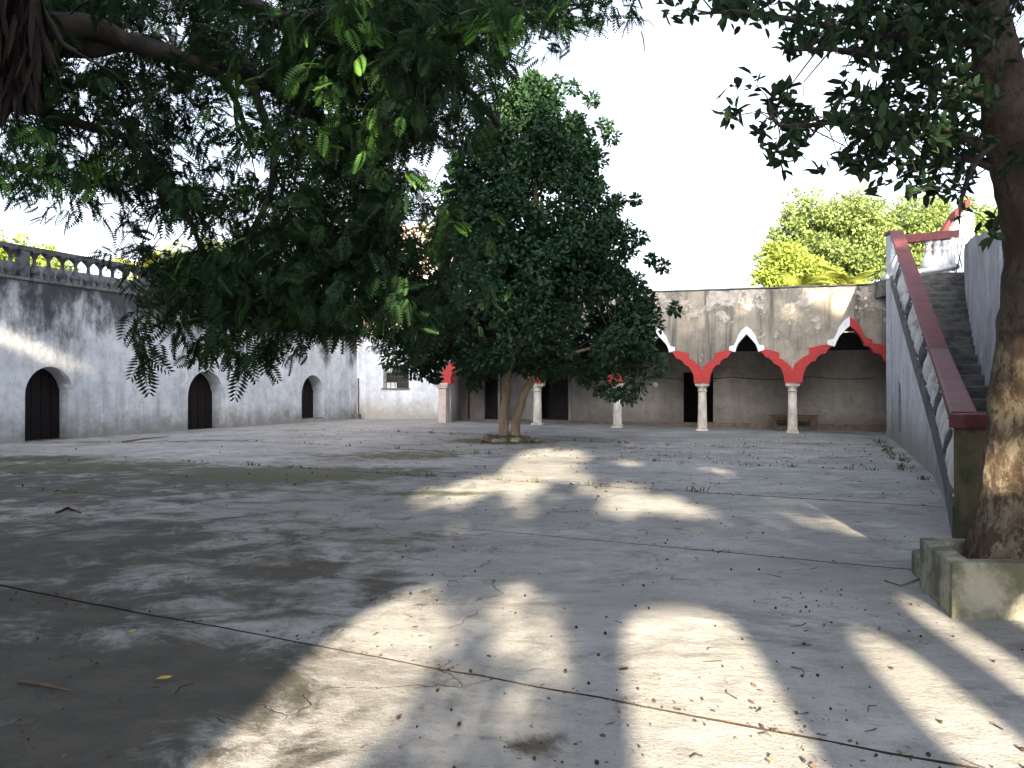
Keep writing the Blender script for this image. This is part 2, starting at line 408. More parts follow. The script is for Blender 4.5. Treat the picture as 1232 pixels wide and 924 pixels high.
def lw_x(y): return LW_O.x + .36 * (y - LW_O.y) - .25
def rw_x(y): return interp(y, [-20, 5, 8, 12, 19, 29, 60], [7, 7, 6.2, 6.9, 9.6, 13.4, 25])
def slab(c0, c1, seed, f0, f1, near):
    nx = int(max(30, (56 if near else 34) / (.12 if near else .3) / 2 * (f1 - f0))); ny = max(6, int((c1 - c0) / (.15 if near else .4)))
    gap = .013
    def wob(c, x): return .05 * noise.noise(Vector((x * .55, c * 3.1, 0))) + .018 * noise.noise(Vector((x * 3.3, c * 3.1, 5)))
    vs = []; XS = []; YS = []
    for j in range(ny + 1):
        t = j / ny
        for i in range(nx + 1):
            a = f0 + (f1 - f0) * i / nx
            # x range between the walls on this line, solved by two steps
            c = c0 + (c1 - c0) * t
            xl = -10.; xr = 8.
            for _ in range(12): xl = max(-30, lw_x(c - .53 * xl) * .5 + xl * .5); xr = rw_x(c - .53 * xr) * .5 + xr * .5
            x = xl + (xr - xl) * a
            e0 = c0 + gap + wob(c0, x) + .006 * noise.noise(Vector((x * 14, c0, 1)))
            e1 = c1 - gap + wob(c1, x) + .006 * noise.noise(Vector((x * 14, c1, 9)))
            y = e0 + (e1 - e0) * t - .53 * x
            vs.append((x, y, g(x, y) + .006 * noise.noise(Vector((seed * 7.7, x * .2, y * .2))))); XS.append(x); YS.append(y)
    W = nx + 1; fs = [(j * W + i, j * W + i + 1, (j + 1) * W + i + 1, (j + 1) * W + i) for j in range(ny) for i in range(nx)]
    n0 = len(vs); rim = list(range(W)) + [j * W + nx for j in range(1, ny + 1)] + [ny * W + i for i in range(nx - 1, -1, -1)] + [j * W for j in range(ny - 1, 0, -1)]
    for r in rim: vs.append((vs[r][0], vs[r][1], vs[r][2] - .05)); XS.append(XS[r]); YS.append(YS[r])
    k = len(rim)
    fs += [(rim[i], n0 + i, n0 + (i + 1) % k, rim[(i + 1) % k]) for i in range(k)]
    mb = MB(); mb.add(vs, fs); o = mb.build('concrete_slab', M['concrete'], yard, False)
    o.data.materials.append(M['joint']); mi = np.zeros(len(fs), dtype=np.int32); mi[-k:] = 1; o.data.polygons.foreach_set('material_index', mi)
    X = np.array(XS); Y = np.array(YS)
    for nm, L in (('stain_and_shade', STAINS_AND_SHADE), ('moss', MOSSES)):
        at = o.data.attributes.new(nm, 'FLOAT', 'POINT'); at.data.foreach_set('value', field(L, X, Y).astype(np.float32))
    return o
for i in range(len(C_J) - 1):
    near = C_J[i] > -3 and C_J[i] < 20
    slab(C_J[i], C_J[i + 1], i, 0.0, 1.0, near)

# ---------------------------------------------------------------- left wall with its three doorways
lw = thing('courtyard_wall', LW_O, 'long white limewashed wall with black mould and three arched doorways on the left', 'wall')
DOORS = [(.79, 2.49, -.1, 2.22), (7.48, 9.5, 0, 2.22), (14.7, 16.5, .17, 2.16)]
mb = MB()
slab_poly(mb, LW_O, LW_U, LW_N, [(-30, -.4), (19.5, -.4), (19.5, 4.35), (17.2, 4.35), (17.2, 4.70), (-30, 4.70)], 0, .75,
          [arch(a, b, max(z, -.05) - .02, h, 16) for a, b, z, h in DOORS])
mb.build('wall', M['wall_left'], lw)
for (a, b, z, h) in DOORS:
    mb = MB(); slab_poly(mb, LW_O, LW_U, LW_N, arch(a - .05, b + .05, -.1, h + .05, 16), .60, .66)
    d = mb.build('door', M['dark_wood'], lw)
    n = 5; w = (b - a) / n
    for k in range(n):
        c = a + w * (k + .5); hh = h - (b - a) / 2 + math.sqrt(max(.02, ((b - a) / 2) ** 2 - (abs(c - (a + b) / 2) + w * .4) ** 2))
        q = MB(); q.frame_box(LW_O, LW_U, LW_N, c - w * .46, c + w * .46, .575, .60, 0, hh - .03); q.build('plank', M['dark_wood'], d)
    q = MB(); q.frame_box(LW_O, LW_U, LW_N, a - .04, b + .04, .02, .7, g(0, 0) - .1, z + .02 if z > 0 else .015); q.build('threshold', M['old_concrete'], lw)
q = MB(); q.frame_box(LW_O, LW_U, LW_N, -30, 17.2, -.05, .80, 4.70, 4.80); bevel(q.build('coping', M['old_concrete'], lw), .02)
q = MB(); q.frame_box(LW_O, LW_U, LW_N, 17.2, 19.5, -.05, .80, 4.35, 4.43); bevel(q.build('coping', M['wall_white'], lw), .02)

# balustrade on that wall: posts, vase balusters, rail, low parapet behind
bal = thing('roof_balustrade', LW_O + Vector((0, 0, 4.80)), 'stone balustrade with vase balusters running along the top of the left wall', 'balustrade')
ZB, ZT = 4.80, 5.57
q = MB(); q.frame_box(LW_O, LW_U, LW_N, -20, 15.5, -.04, .24, ZT, 5.71); bevel(q.build('rail', M['baluster_dark'], bal), .02)
q = MB(); q.frame_box(LW_O, LW_U, LW_N, -20, 15.5, .42, .56, ZB, ZB + .46); q.build('parapet', M['stair_white'], bal)
PROF = [(.15, 0), (.15, .05), (.12, .07), (.17, .13), (.185, .19), (.15, .27), (.085, .36), (.06, .46), (.055, .56), (.075, .62), (.12, .68), (.18, .73), (.215, .77)]
proto = MB(); proto.lathe((0, 0, 0), PROF, 8); bme = proto.build('tmp', M['baluster_dark']).data
bpy.data.objects.remove(bpy.data.objects['tmp'])
for p in bme.polygons: p.use_smooth = True
post_s = [-7.1, -3.2, .40 + .32, 5.55, 10.4, 15.3]
post_s = [-8.6, -3.9, .78, 5.45, 10.1, 14.8]
for s in post_s:
    q = MB(); q.frame_box(LW_O, LW_U, LW_N, s - .15, s + .15, -.02, .22, ZB, ZT); q.build('post', M['baluster_dark'], bal)
for a, b in zip(post_s[:-1], post_s[1:]):
    n = 9
    for k in range(n):
        s = a + .15 + (b - a - .3) * (k + .5) / n
        o = link('baluster', bme, bal, LW_U * s + LW_N * .10); o.scale = (.92, .92, 1)

# ---------------------------------------------------------------- white facade with the barred window
FC_O = Vector((-7.79, 41.7, 0)); FC_U = Vector((.941, -.339, 0)).normalized(); FC_N = Vector((.339, .941, 0)).normalized()
fc = thing('white_facade', FC_O, 'bright white end wall with a small barred window beside the arcade', 'wall')
mb = MB()
slab_poly(mb, FC_O, FC_U, FC_N, [(0.05, -.4), (9.5, -.4), (9.5, 3.6), (1.45, 3.6), (1.45, 4.25), (0.05, 4.25)], 0, .6, [rect(1.49, 2.91, 1.56, 2.67)])
mb.build('wall', M['wall_white'], fc)
q = MB(); q.frame_box(FC_O, FC_U, FC_N, 1.42, 2.98, -.07, .3, 1.49, 1.56); q.build('sill', M['old_concrete'], fc)
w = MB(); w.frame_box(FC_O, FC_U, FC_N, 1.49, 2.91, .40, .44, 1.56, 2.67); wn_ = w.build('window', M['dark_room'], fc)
q = MB(); q.frame_box(FC_O, FC_U, FC_N, 1.49, 2.05, .34, .38, 1.56, 1.85); q.build('panel', M['white_trim'], wn_)
q = MB(); q.frame_box(FC_O, FC_U, FC_N, 1.49, 2.05, .34, .38, 2.34, 2.67); q.build('panel', M['white_trim'], wn_)
for k in range(6):
    s = 1.62 + k * .232; q = MB(); q.tube([FC_O + FC_U * s + FC_N * .12 + Vector((0, 0, z)) for z in (1.56, 2.67)], .017, 6); q.build('bar', M['iron'], wn_)
for z in (1.85, 2.12, 2.4):
    q = MB(); q.frame_box(FC_O, FC_U, FC_N, 1.49, 2.91, .10, .115, z - .015, z + .015); q.build('bar', M['iron'], wn_)
q = MB(); q.tube([FC_O + FC_U * .12 + FC_N * -.06 + Vector((0, 0, z)) for z in (0, 2.05)], .035, 6); dp = q.build('drain_pipe', M['iron']); tag(dp, 'thin dark drain pipe standing against the white end wall at the corner', 'pipe')
q = MB(); q.box(-8.0, -7.55, 41.2, 41.5, 0, .28); bx = bevel(q.build('low_block', M['old_concrete']), .03); tag(bx, 'small dark concrete block at the foot of the corner drain pipe', 'block')

# pink two storey house behind
hs = thing('old_house', (-9, 46, 0), 'tall pinkish old house rising behind the white end wall and trees', 'house')
HO = Vector((-11.3, 47.3, 0)); HU, HN = FC_U, FC_N
mb = MB(); wins = [(1.2, 2.2, 5.2, 6.9), (4.6, 6.4, 3.4, 4.75), (4.9, 6.0, 6.6, 8.2), (8.0, 9.1, 6.6, 8.2)]
slab_poly(mb, HO, HU, HN, rect(0, 10.5, -.4, 10.2), 0, .4, [rect(*w_) for w_ in wins])
mb.frame_box(HO, HU, HN, 0, .4, .401, 8, -.4, 10.2); mb.frame_box(HO, HU, HN, 10.1, 10.5, .401, 8, -.4, 10.2); mb.frame_box(HO, HU, HN, 0, 10.5, 8.001, 8.4, -.4, 10.2)
mb.build('wall', M['house'], hs)
q = MB(); q.frame_box(HO, HU, HN, -.15, 10.65, -.15, 8.5, 10.2, 10.45); q.build('roof', M['house'], hs)
for a, b, z0, z1 in wins:
    q = MB(); q.frame_box(HO, HU, HN, a, b, .26, .30, z0, z1); wi = q.build('window', M['dark_room'], hs)
    for k in range(6):
        zz = z0 + (z1 - z0) * (k + .5) / 6; q = MB(); q.frame_box(HO, HU, HN, a, b, .2, .23, zz - .03, zz + .03); q.build('slat', M['grey_board'], wi)
q = MB(); q.tube([V(460, 392, 40.9), V(460.5, 418, 40.9)], .05, 6); pp = q.build('roof_pole', M['pipe']); tag(pp, 'short pale pole standing on the roof edge of the white end wall', 'pole')

# ---------------------------------------------------------------- arcade
ar = thing('arcade', AR_O, 'grey arcade of cusped arches edged in red and white on slim stone columns', 'arcade')
CAPZ = 1.78; PER = 3.218
half_in = [(.28, 0), (.30, .26), (.40, .52), (.535, .66), (.65, .68), (.69, .80), (.82, .91), (.945, .93), (1.0, 1.04), (1.07, 1.13), (1.19, 1.15), (1.235, 1.29), (1.32, 1.46), (1.46, 1.63), (1.61, 1.79)]
half_out = [(0, .45), (.07, .60), (.18, .71), (.33, .83), (.465, .88), (.465, 1.09), (.62, 1.13), (.80, 1.17), (1.0, 1.20), (1.0, 1.33), (1.16, 1.38), (1.24, 1.52), (1.31, 1.75), (1.45, 1.92), (1.61, 2.06)]
RED_END_IN, RED_END_OUT = 10, 8
cols = [-3.97, 0, PER, 2 * PER, 3 * PER]
bays = [(cols[0], 0, 1.0), (0, PER, 1.0), (PER, 2 * PER, 1.0), (2 * PER, 3 * PER, 1.0), (3 * PER, 3 * PER + 3.84, 1.13)]
TOP = 5.20
def prof(L, c, sgn, hw, vs):
    k = hw / 1.61
    return [(c + sgn * (x * k if x > .5 * 0 else x), CAPZ + z * vs) for x, z in L]
bottom = []                                        # wall's lower edge, running left to right
bottom.append((cols[0] - .28, CAPZ))
for a, b, vs in bays:
    hw = (b - a) / 2
    li = prof(half_in, a, 1, hw, vs); ri = prof(half_in, b, -1, hw, vs)
    bottom += li + ri[::-1][1:]
bottom.append((bays[-1][1] + .6, CAPZ))
outline = bottom + [(bays[-1][1] + .6, TOP)]
nseg = 22
for k in range(1, nseg):                            # worn uneven top edge
    s = bays[-1][1] + .6 - (bays[-1][1] + .6 - cols[0] + .28) * k / nseg
    outline.append((s, TOP + .035 * noise.noise(Vector((s * 1.7, 0, 0)))))
outline.append((cols[0] - .28, TOP))
mb = MB(); slab_poly(mb, AR_O, AR_U, AR_N, outline, 0, .42); mb.build('front_wall', M['arcade_front'], ar)
q = MB(); q.frame_box(AR_O, AR_U, AR_N, cols[0] - .3, bays[-1][1] + .6, .0, .6, TOP + .03, TOP + .075); q.build('coping', M['old_concrete'], ar)

def band(Li, Lo, c, sgn, hw, vs, i0, i1, o0, o1, mat, name, d0=-.07):
    k = hw / 1.61
    pin = ([(c, CAPZ - .012)] if i0 == 0 else []) + [(c + sgn * x * k, CAPZ + z * vs - .012) for x, z in Li[i0:i1 + 1]]
    po = [(c + sgn * x * k, CAPZ + z * vs) for x, z in Lo[o0:o1 + 1]]
    poly = pin + po[::-1]
    poly = [(a + .018 * noise.noise(Vector((a * 5, z * 5, 1))), z + .018 * noise.noise(Vector((a * 5, z * 5, 9)))) if z > CAPZ + .05 else (a, z) for a, z in poly]
    m_ = MB(); slab_poly(m_, AR_O, AR_U, AR_N, poly, d0, .43); return bevel(m_.build(name, mat, ar), .012)
for bi, (a, b, vs) in enumerate(bays):
    hw = (b - a) / 2; E = len(half_in) - 1
    for c, sgn in ((a, 1), (b, -1)):
        if bi == 4 and sgn == -1:
            band(half_in, half_out, c, sgn, hw, vs, 0, E, 0, E, M['red'], 'arch_trim')
        else:
            band(half_in, half_out, c, sgn, hw, vs, 0, RED_END_IN, 0, RED_END_OUT, M['red'], 'arch_trim')
            band(half_in, half_out, c, sgn, hw, vs, RED_END_IN, E, RED_END_OUT, E, M['white_trim'], 'arch_point', -.09)
# columns: square base, tapering shaft, ringed capital
def column(s, mat):
    p = AR_O + AR_U * s + AR_N * .21; z0 = g(p.x, p.y)
    H = CAPZ - z0
    b = MB(); b.frame_box(p, AR_U, AR_N, -.22, .22, -.22, .22, z0 - .05, z0 + .07); base = bevel(b.build('column', mat, ar), .015)
    sh = MB(); sh.lathe((p.x, p.y, z0 + .07), [(.19, 0), (.195, .05), (.175, .09), (.165, H * .35), (.145, H * .85 - .1), (.14, H - .42)], 14); sh.build('shaft', mat, base, True)
    cp = MB(); cp.lathe((p.x, p.y, z0 + .07 + H - .42), [(.14, 0), (.175, .02), (.175, .05), (.15, .07), (.155, .13), (.21, .19), (.22, .22)], 14); cp.build('capital', mat, base, True)
    ab = MB(); ab.frame_box(p, AR_U, AR_N, -.25, .25, -.23, .23, CAPZ - .13, CAPZ - .001); bevel(ab.build('abacus', mat, base), .01)
for s in cols[1:]: column(s, M['stone'])
column(3 * PER + 3.84, M['stone'])
p = AR_O + AR_U * (cols[0] - .04); z0 = g(p.x, p.y)
q = MB(); q.frame_box(p, AR_U, AR_N, -.17, .17, 0, .42, z0 - .1, CAPZ - .22); bevel(q.build('corner_pillar', M['stone_pink'], ar), .02)
q = MB(); q.frame_box(p, AR_U, AR_N, -.24, .24, -.07, .48, CAPZ - .22, CAPZ - .12); q.frame_box(p, AR_U, AR_N, -.28, .28, -.1, .5, CAPZ - .12, CAPZ - .001); bevel(q.build('pillar_capital', M['stone_pink'], ar), .02)
# white return wall behind the corner pillar
E0 = AR_O + AR_U * (cols[0] + .15) + AR_N * .5; E1 = V(555, 505, 38.6); E1.z = 0
eu = (E1 - E0); eu.z = 0; el = eu.length; eu.normalize(); en = Vector((-eu.y, eu.x, 0))
q = MB(); q.frame_box(E0, eu, en, 0, el, 0, .3, -.3, 4.6); q.build('end_wall', M['wall_white'], ar)
# back wall with openings
D = 3.25; BO = AR_O + AR_N * D
def sx(px):                                         # s on the back wall where the photo shows px
    k = (px - 616) / F; return (k * BO.y - BO.x) / (AR_U.x - k * AR_U.y)
ops = [(sx(583), sx(599), .18, 2.15), (sx(601), sx(684), .12, 2.45), (sx(822), sx(858), .0, 2.22), (sx(1066), sx(1076), -.1, 2.2)]
mb = MB(); slab_poly(mb, BO, AR_U, AR_N, [(-4.6, -.4), (17.5, -.4), (17.5, 3.75), (-4.6, 3.75)], 0, .3, [rect(*o_) for o_ in ops]); mb.build('back_wall', M['arcade_back'], ar)
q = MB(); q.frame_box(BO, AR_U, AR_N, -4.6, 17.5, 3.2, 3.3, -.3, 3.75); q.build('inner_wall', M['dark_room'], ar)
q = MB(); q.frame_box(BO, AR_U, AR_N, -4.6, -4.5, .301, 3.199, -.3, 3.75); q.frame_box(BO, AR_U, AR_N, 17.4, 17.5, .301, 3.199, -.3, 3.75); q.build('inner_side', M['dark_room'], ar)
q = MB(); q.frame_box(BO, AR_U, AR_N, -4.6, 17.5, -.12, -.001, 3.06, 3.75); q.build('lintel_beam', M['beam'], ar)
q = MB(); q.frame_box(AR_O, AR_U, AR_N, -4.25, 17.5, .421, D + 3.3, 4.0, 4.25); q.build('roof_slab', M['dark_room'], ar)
for k in range(26):
    s = -4.0 + k * .72; q = MB(); q.frame_box(AR_O, AR_U, AR_N, s, s + .14, .425, D - .125, 3.82, 3.998); q.build('ceiling_beam', M['beam'], ar)
q = MB(); q.frame_box(BO, AR_U, AR_N, -4.6, 17.5, -.07, -.003, -.2, .16); q.build('skirting', simple('skirting', (.20, .15, .115), (.13, .10, .08), 5, .9), ar)
q = MB(); q.frame_box(BO, AR_U, AR_N, sx(555), sx(563), -.06, -.004, .16, 2.2); q.build('board', M['grey_board'], ar)
q = MB(); q.frame_box(BO, AR_U, AR_N, sx(566), sx(583), -.06, -.004, .16, 2.2); q.build('board', M['grey_board'], ar)
q = MB(); q.frame_box(BO, AR_U, AR_N, sx(563) + .01, sx(566) - .01, -.05, -.005, .16, 2.15); q.build('board', simple('red_board', (.16, .05, .045), (.10, .035, .03), 4), ar)
q = MB(); q.frame_box(BO, AR_U, AR_N, sx(583), sx(599), .1, .15, .1, 2.15); q.build('door', M['dark_wood'], ar)
q = MB(); q.frame_box(BO, AR_U, AR_N, sx(684), sx(684) + .14, -.04, -.001, .16, 2.5); q.build('door_frame', M['grey_board'], ar)
# loose wire and small pale round fitting on the back wall, bench
def bw(px, z, off): k = sx(px); return BO + AR_U * k - AR_N * off + Vector((0, 0, z))
q = MB(); pts = []
for a, b in ((690, 792), (792, 880), (880, 975), (975, 1066)):
    for k in range(7):
        t = k / 7; pts.append(bw(a + (b - a) * t, 2.02 - .10 * math.sin(math.pi * t), .05))
q.tube(pts, .014, 5); wr = q.build('wall_cable', M['cable']); tag(wr, 'thin dark cable sagging along the back wall inside the arcade', 'cable')
q = MB(); c = bw(789, 1.70, .1); q.lathe((c.x, c.y, c.z - .1), [(.03, 0), (.10, .04), (.12, .10), (.09, .17), (.03, .21)], 12); fitting = q.build('wall_fitting', M['white_trim'], None, True); tag(fitting, 'small round pale fitting on the back wall of the arcade near the centre tree', 'fitting')
bo = bw(954, 0, .55); bz = g(bo.x, bo.y)
bn = thing('wooden_bench', (bo.x, bo.y, bz), 'low brown wooden bench against the back wall behind the rightmost full column', 'bench')
q = MB(); q.frame_box(bo, AR_U, AR_N, -.92, .92, -.17, .17, bz + .53, bz + .59); bevel(q.build('seat', M['wood'], bn), .01)
for sg in (-1, 1):
    q = MB(); a = sg * .66
    q.hexa([bo + AR_U * (a - .06 + sg * 0) + AR_N * -.15 + Vector((0, 0, bz)), bo + AR_U * (a + .06) + AR_N * -.15 + Vector((0, 0, bz)), bo + AR_U * (a + .06) + AR_N * .15 + Vector((0, 0, bz)), bo + AR_U * (a - .06) + AR_N * .15 + Vector((0, 0, bz)),
            bo + AR_U * (a + sg * .10 - .09) + AR_N * -.15 + Vector((0, 0, bz + .53)), bo + AR_U * (a + sg * .10 + .09) + AR_N * -.15 + Vector((0, 0, bz + .53)), bo + AR_U * (a + sg * .10 + .09) + AR_N * .15 + Vector((0, 0, bz + .53)), bo + AR_U * (a + sg * .10 - .09) + AR_N * .15 + Vector((0, 0, bz + .53))])
    q.build('leg', M['wood'], bn)
q = MB(); q.frame_box(bo, AR_U, AR_N, -.62, .62, -.03, .03, bz + .40, bz + .50); q.build('stretcher', M['wood'], bn)

# ---------------------------------------------------------------- stairs on the right
PY = [8.8, 12, 15, 19, 23, 27.5]
PPX = [1143, 1131, 1119, 1096, 1082, 1071]
RZ = [1.34, 1.72, 2.29, 3.77, 5.19, 6.80]
RX = [(p - 616) / F * y for p, y in zip(PPX, PY)]
def rx(y): return interp(y, PY, RX)
def rz(y): return interp(y, PY, RZ)
def stz(y): return rz(y) - interp(y, [8.8, 27.5], [1.22, 1.50])
def bh(y): return interp(y, [8.8, 27.5], [1.0, 1.46])           # balustrade height
def rwid(y): return interp(y, [8.8, 27.5], [.30, .44])
def sw(y): return interp(y, [8.8, 13, 19, 24, 27.5], [.80, .72, 1.05, 1.55, 2.0])
st = thing('outdoor_staircase', (rx(8.8), 8.8, 0), 'mouldy stone staircase with a broad red handrail climbing the right side', 'staircase')
YS = list(np.linspace(8.8, 27.5, 25))
def loft(secs, mat, name, parent=st, bev=0):
    mb = MB()
    for s in secs: mb.v += [tuple(p) for p in s]
    n = len(secs[0])
    for i in range(len(secs) - 1):
        for k in range(n): mb.f.append((i * n + k, i * n + (k + 1) % n, (i + 1) * n + (k + 1) % n, (i + 1) * n + k))
    mb.f.append(tuple(range(n))[::-1]); mb.f.append(tuple((len(secs) - 1) * n + k for k in range(n)))
    o = mb.build(name, mat, parent)
    if bev: bevel(o, bev)
    return o
secs = []
for y in YS:
    x = rx(y); w = rwid(y); z = rz(y); h = .15
    secs.append([(x, y, z - h), (x + w, y, z - h), (x + w, y, z), (x, y, z + .015 * noise.noise(Vector((y, 0, 0))))])
loft(secs, M['red_rail'], 'handrail', bev=.02)
secs = []
for y in YS:                                                        # stringer curb under the balusters
    x = rx(y) + .02; w = rwid(y) - .04; zc = max(.12, rz(y) - bh(y))
    secs.append([(x, y, zc - .35), (x + w, y, zc - .35), (x + w, y, zc), (x, y, zc)])
loft(secs, M['stair_dark'], 'stringer')
# side wall below the stringer, with its small blind arch
mb = MB(); prevy = None
segs = [(8.8, 12), (12, 15), (15, 19)]
secs = []
for y in np.linspace(8.85, 19, 14):
    x = rx(y) + .05; w = rwid(y) - .1; zc = max(.05, rz(y) - bh(y) - .34)
    secs.append([(x, y, -.3), (x + w, y, -.3), (x + w, y, zc), (x, y, zc)])
loft(secs, M['stair_white'], 'side_wall')
A = Vector((rx(19) + .05, 19.001, 0)); B = Vector((rx(27.5) + .05, 27.5, 0)); Bm = Vector((rx(23) + .05, 23, 0))
u = (B - A); L = u.length; u.normalize(); nn = Vector((u.y, -u.x, 0))
def top_at(t): y = A.y + u.y * t; return rz(y) - bh(y) - .34
ol = [(0, -.3), (L, -.3)] + [(t, top_at(t)) for t in np.linspace(L, 0, 9)]
mb = MB(); slab_poly(mb, A, u, nn, ol, 0, .35, [arch(4.3, 5.6, .3, 1.75, 10)]); mb.build('side_wall', M['stair_white'], st)
q = MB(); q.frame_box(A, u, nn, 4.1, 5.8, .2, .26, .2, 1.9); q.build('niche', M['stair_dark'], st)
# balusters
vase = [(.10, 0), (.10, .05), (.07, .08), (.13, .17), (.155, .27), (.13, .40), (.075, .52), (.06, .60), (.10, .63), (.06, .66), (.06, .74), (.10, .80), (.10, .85)]
pm = MB(); pm.lathe((0, 0, 0), vase, 10); t_ = pm.build('tmp', M['baluster']); vme = t_.data; bpy.data.objects.remove(t_)
for p_ in vme.polygons: p_.use_smooth = True
vme2 = vme.copy(); vme2.materials.clear(); vme2.materials.append(M['baluster_dark'])
ypos = [9.25]
while ypos[-1] < 26.6: ypos.append(ypos[-1] + .72 * interp(ypos[-1], [9, 27], [1.0, 1.5]))
for i, y in enumerate(ypos):
    x = rx(y) + rwid(y) / 2; zc = max(.12, rz(y) - bh(y)); hh = rz(y) - .15 - zc
    o = link('baluster', vme2 if i % 4 == 2 else vme, st, Vector((x, y, zc - .03)) - wloc(st)); k = interp(y, [9, 27], [.95, 1.35]); o.scale = (k, k, (hh + .06) / .85)
# steps
NS = 23
for k in range(NS):
    zt = 5.30 * (k + 1) / NS; ys_ = np.linspace(8.8, 27.45, 400); zs_ = np.array([stz(y_) for y_ in ys_])
    y0 = 9.0 + (float(np.interp(5.30 * k / NS, zs_, ys_)) - 8.8) * .99; y1 = 9.0 + (float(np.interp(zt, zs_, ys_)) - 8.8) * .99 + .04; zb = max(-.2, zt - .50)
    xl0 = rx(y0) + rwid(y0) + .003; xr0 = rx(y0) + rwid(y0) + sw(y0); xl1 = rx(y1) + rwid(y1) + .003; xr1 = rx(y1) + rwid(y1) + sw(y1)
    j = .02 * random.uniform(-1, 1)
    q = MB(); q.hexa([(xl0 - .02, y0 + j, zb), (xr0, y0 - .12 + j, zb), (xr1, y1 - .12, zb), (xl1 - .02, y1, zb), (xl0 - .02, y0 + j, zt), (xr0, y0 - .12 + j, zt + .01), (xr1, y1 - .12, zt), (xl1 - .02, y1, zt)])
    bevel(q.build('step', M['step'], st), .02)
# newel at the foot
q = MB(); xn = rx(8.8)
q.box(xn + .03, xn + .33, 8.56, 8.80, -.1, 1.17); bevel(q.build('newel', M['pedestal'], st), .015)
q = MB(); q.box(xn + .0, xn + .345, 8.53, 8.84, 1.171, 1.325); bevel(q.build('newel_cap', M['red_rail'], st), .015)
# head of the stair: post, landing, red coping, pipes
xf = rx(27.5)
q = MB(); q.box(xf + .02, xf + .30, 27.5, 27.85, -.2, 6.66); bevel(q.build('head_post', M['stair_white'], st), .02)
q = MB(); q.box(xf - .02, xf + .46, 27.5, 27.9, 6.661, 6.80); bevel(q.build('head_cap', M['red_rail'], st), .02)
q = MB(); q.box(xf + .30, 15.6, 27.5, 31, 4.75, 5.32); q.build('landing', M['old_concrete'], st)
a, b = V(1087, 283, 27.9), V(1152, 277, 27.9)
q = MB(); q.hexa([(a.x, 27.75, a.z - .28), (b.x, 27.75, b.z - .26), (b.x, 28.15, b.z - .26), (a.x, 28.15, a.z - .28), (a.x, 27.75, a.z), (b.x, 27.75, b.z), (b.x, 28.15, b.z), (a.x, 28.15, a.z)]); bevel(q.build('landing_coping', M['red_rail'], st), .02)
q = MB(); q.tube([V(1062, 334, 27.35), V(1153, 320, 27.35)], .10, 8); q.build('pipe', M['pipe'], st, True)
q = MB(); q.tube([V(1147, 286, 27.6), V(1147, 326, 27.6)], .055, 8); q.build('pipe', M['pipe'], st, True)
q = MB(); q.tube([V(1126, 330, 27.6), V(1134, 329, 27.6)], .10, 8); q.build('pipe', M['pipe'], st, True)
for px_ in (1117, 1127, 1137):
    c = V(px_, 0, 28.0); z1 = 6.55; o = link('baluster', vme, st, Vector((c.x, 28.0, 5.32)) - wloc(st)); o.scale = (1.5, 1.5, (z1 - 5.32) / .85)
# upper flight seen behind the landing
uf = thing('upper_stair_parapet', V(1140, 330, 30.5), 'white balustrade with sloping red coping rising behind the stair landing', 'parapet')
pts = [(1118, 302), (1150, 254), (1168, 238)]
for (x0, y0), (x1, y1) in zip(pts[:-1], pts[1:]):
    a = V(x0, y0, 30.2); b = V(x1, y1, 31.4 if x1 > 1150 else 30.7)
    q = MB(); q.hexa([(a.x, a.y, a.z - .25), (b.x, b.y, b.z - .25), (b.x, b.y + .35, b.z - .25), (a.x, a.y + .35, a.z - .25), (a.x, a.y, a.z), (b.x, b.y, b.z), (b.x, b.y + .35, b.z), (a.x, a.y + .35, a.z)]); bevel(q.build('coping', M['red_rail'], uf), .02)
q = MB(); a = V(1120, 0, 30.5); b = V(1149, 0, 30.9)
q.hexa([(a.x, a.y, 5.0), (b.x, b.y, 5.0), (b.x, b.y + .25, 5.0), (a.x, a.y + .25, 5.0), (a.x, a.y, 6.2), (b.x, b.y, 7.6), (b.x, b.y + .25, 7.6), (a.x, a.y + .25, 6.2)]); q.build('panel', M['stair_white'], uf)
q = MB(); a = V(1150, 0, 31.4); q.box(a.x, a.x + .72, 31.4, 31.8, 4.0, 8.3); q.build('pillar', M['stair_white'], uf)
q = MB(); q.box(14.7, 16.8, 29.6, 31.8, -.3, 4.99); q.build('base_wall', M['arcade_front'], uf)
# right wall of the stair and the building next to it
def rside(y): return rx(y) + rwid(y) + sw(y) + .01
rwall = thing('stair_side_wall', (rside(20), 20, 0), 'tall streaky grey wall closing the right side of the staircase', 'wall')
secs = []
for y in np.linspace(13.0, 27.5, 16):
    x = rside(y); zt = interp(y, [13, 17, 24, 27.5], [4.25, 4.75, 5.75, 6.15]) + .05 * noise.noise(Vector((y * 2, 3, 0)))
    secs.append([(x, y, -.3), (x + .3, y, -.3), (x + .3, y, zt), (x, y, zt)])
loft(secs, M['wall_right'], 'wall', rwall)
rb = thing('side_building', (8.2, 10, 0), 'tall stained building wall standing right behind the big trunk', 'building')
secs = []
for x, y in ((rside(13.0) + .02, 12.98), (rside(10.5), 10.5), (rside(8.9) + .05, 8.9), (6.6, 6.2), (7.2, 2), (7.5, -5)):
    secs.append([(x, y, -.3), (x + .5, y, -.3), (x + .5, y, 5.05), (x, y, 5.05)])
loft(secs, M['wall_right'], 'wall', rb)
q = MB(); x = rside(12.98); q.box(x - .10, x + .10, 12.5, 12.95, -.2, 5.15); bevel(q.build('pilaster', M['stair_white'], rb), .02)
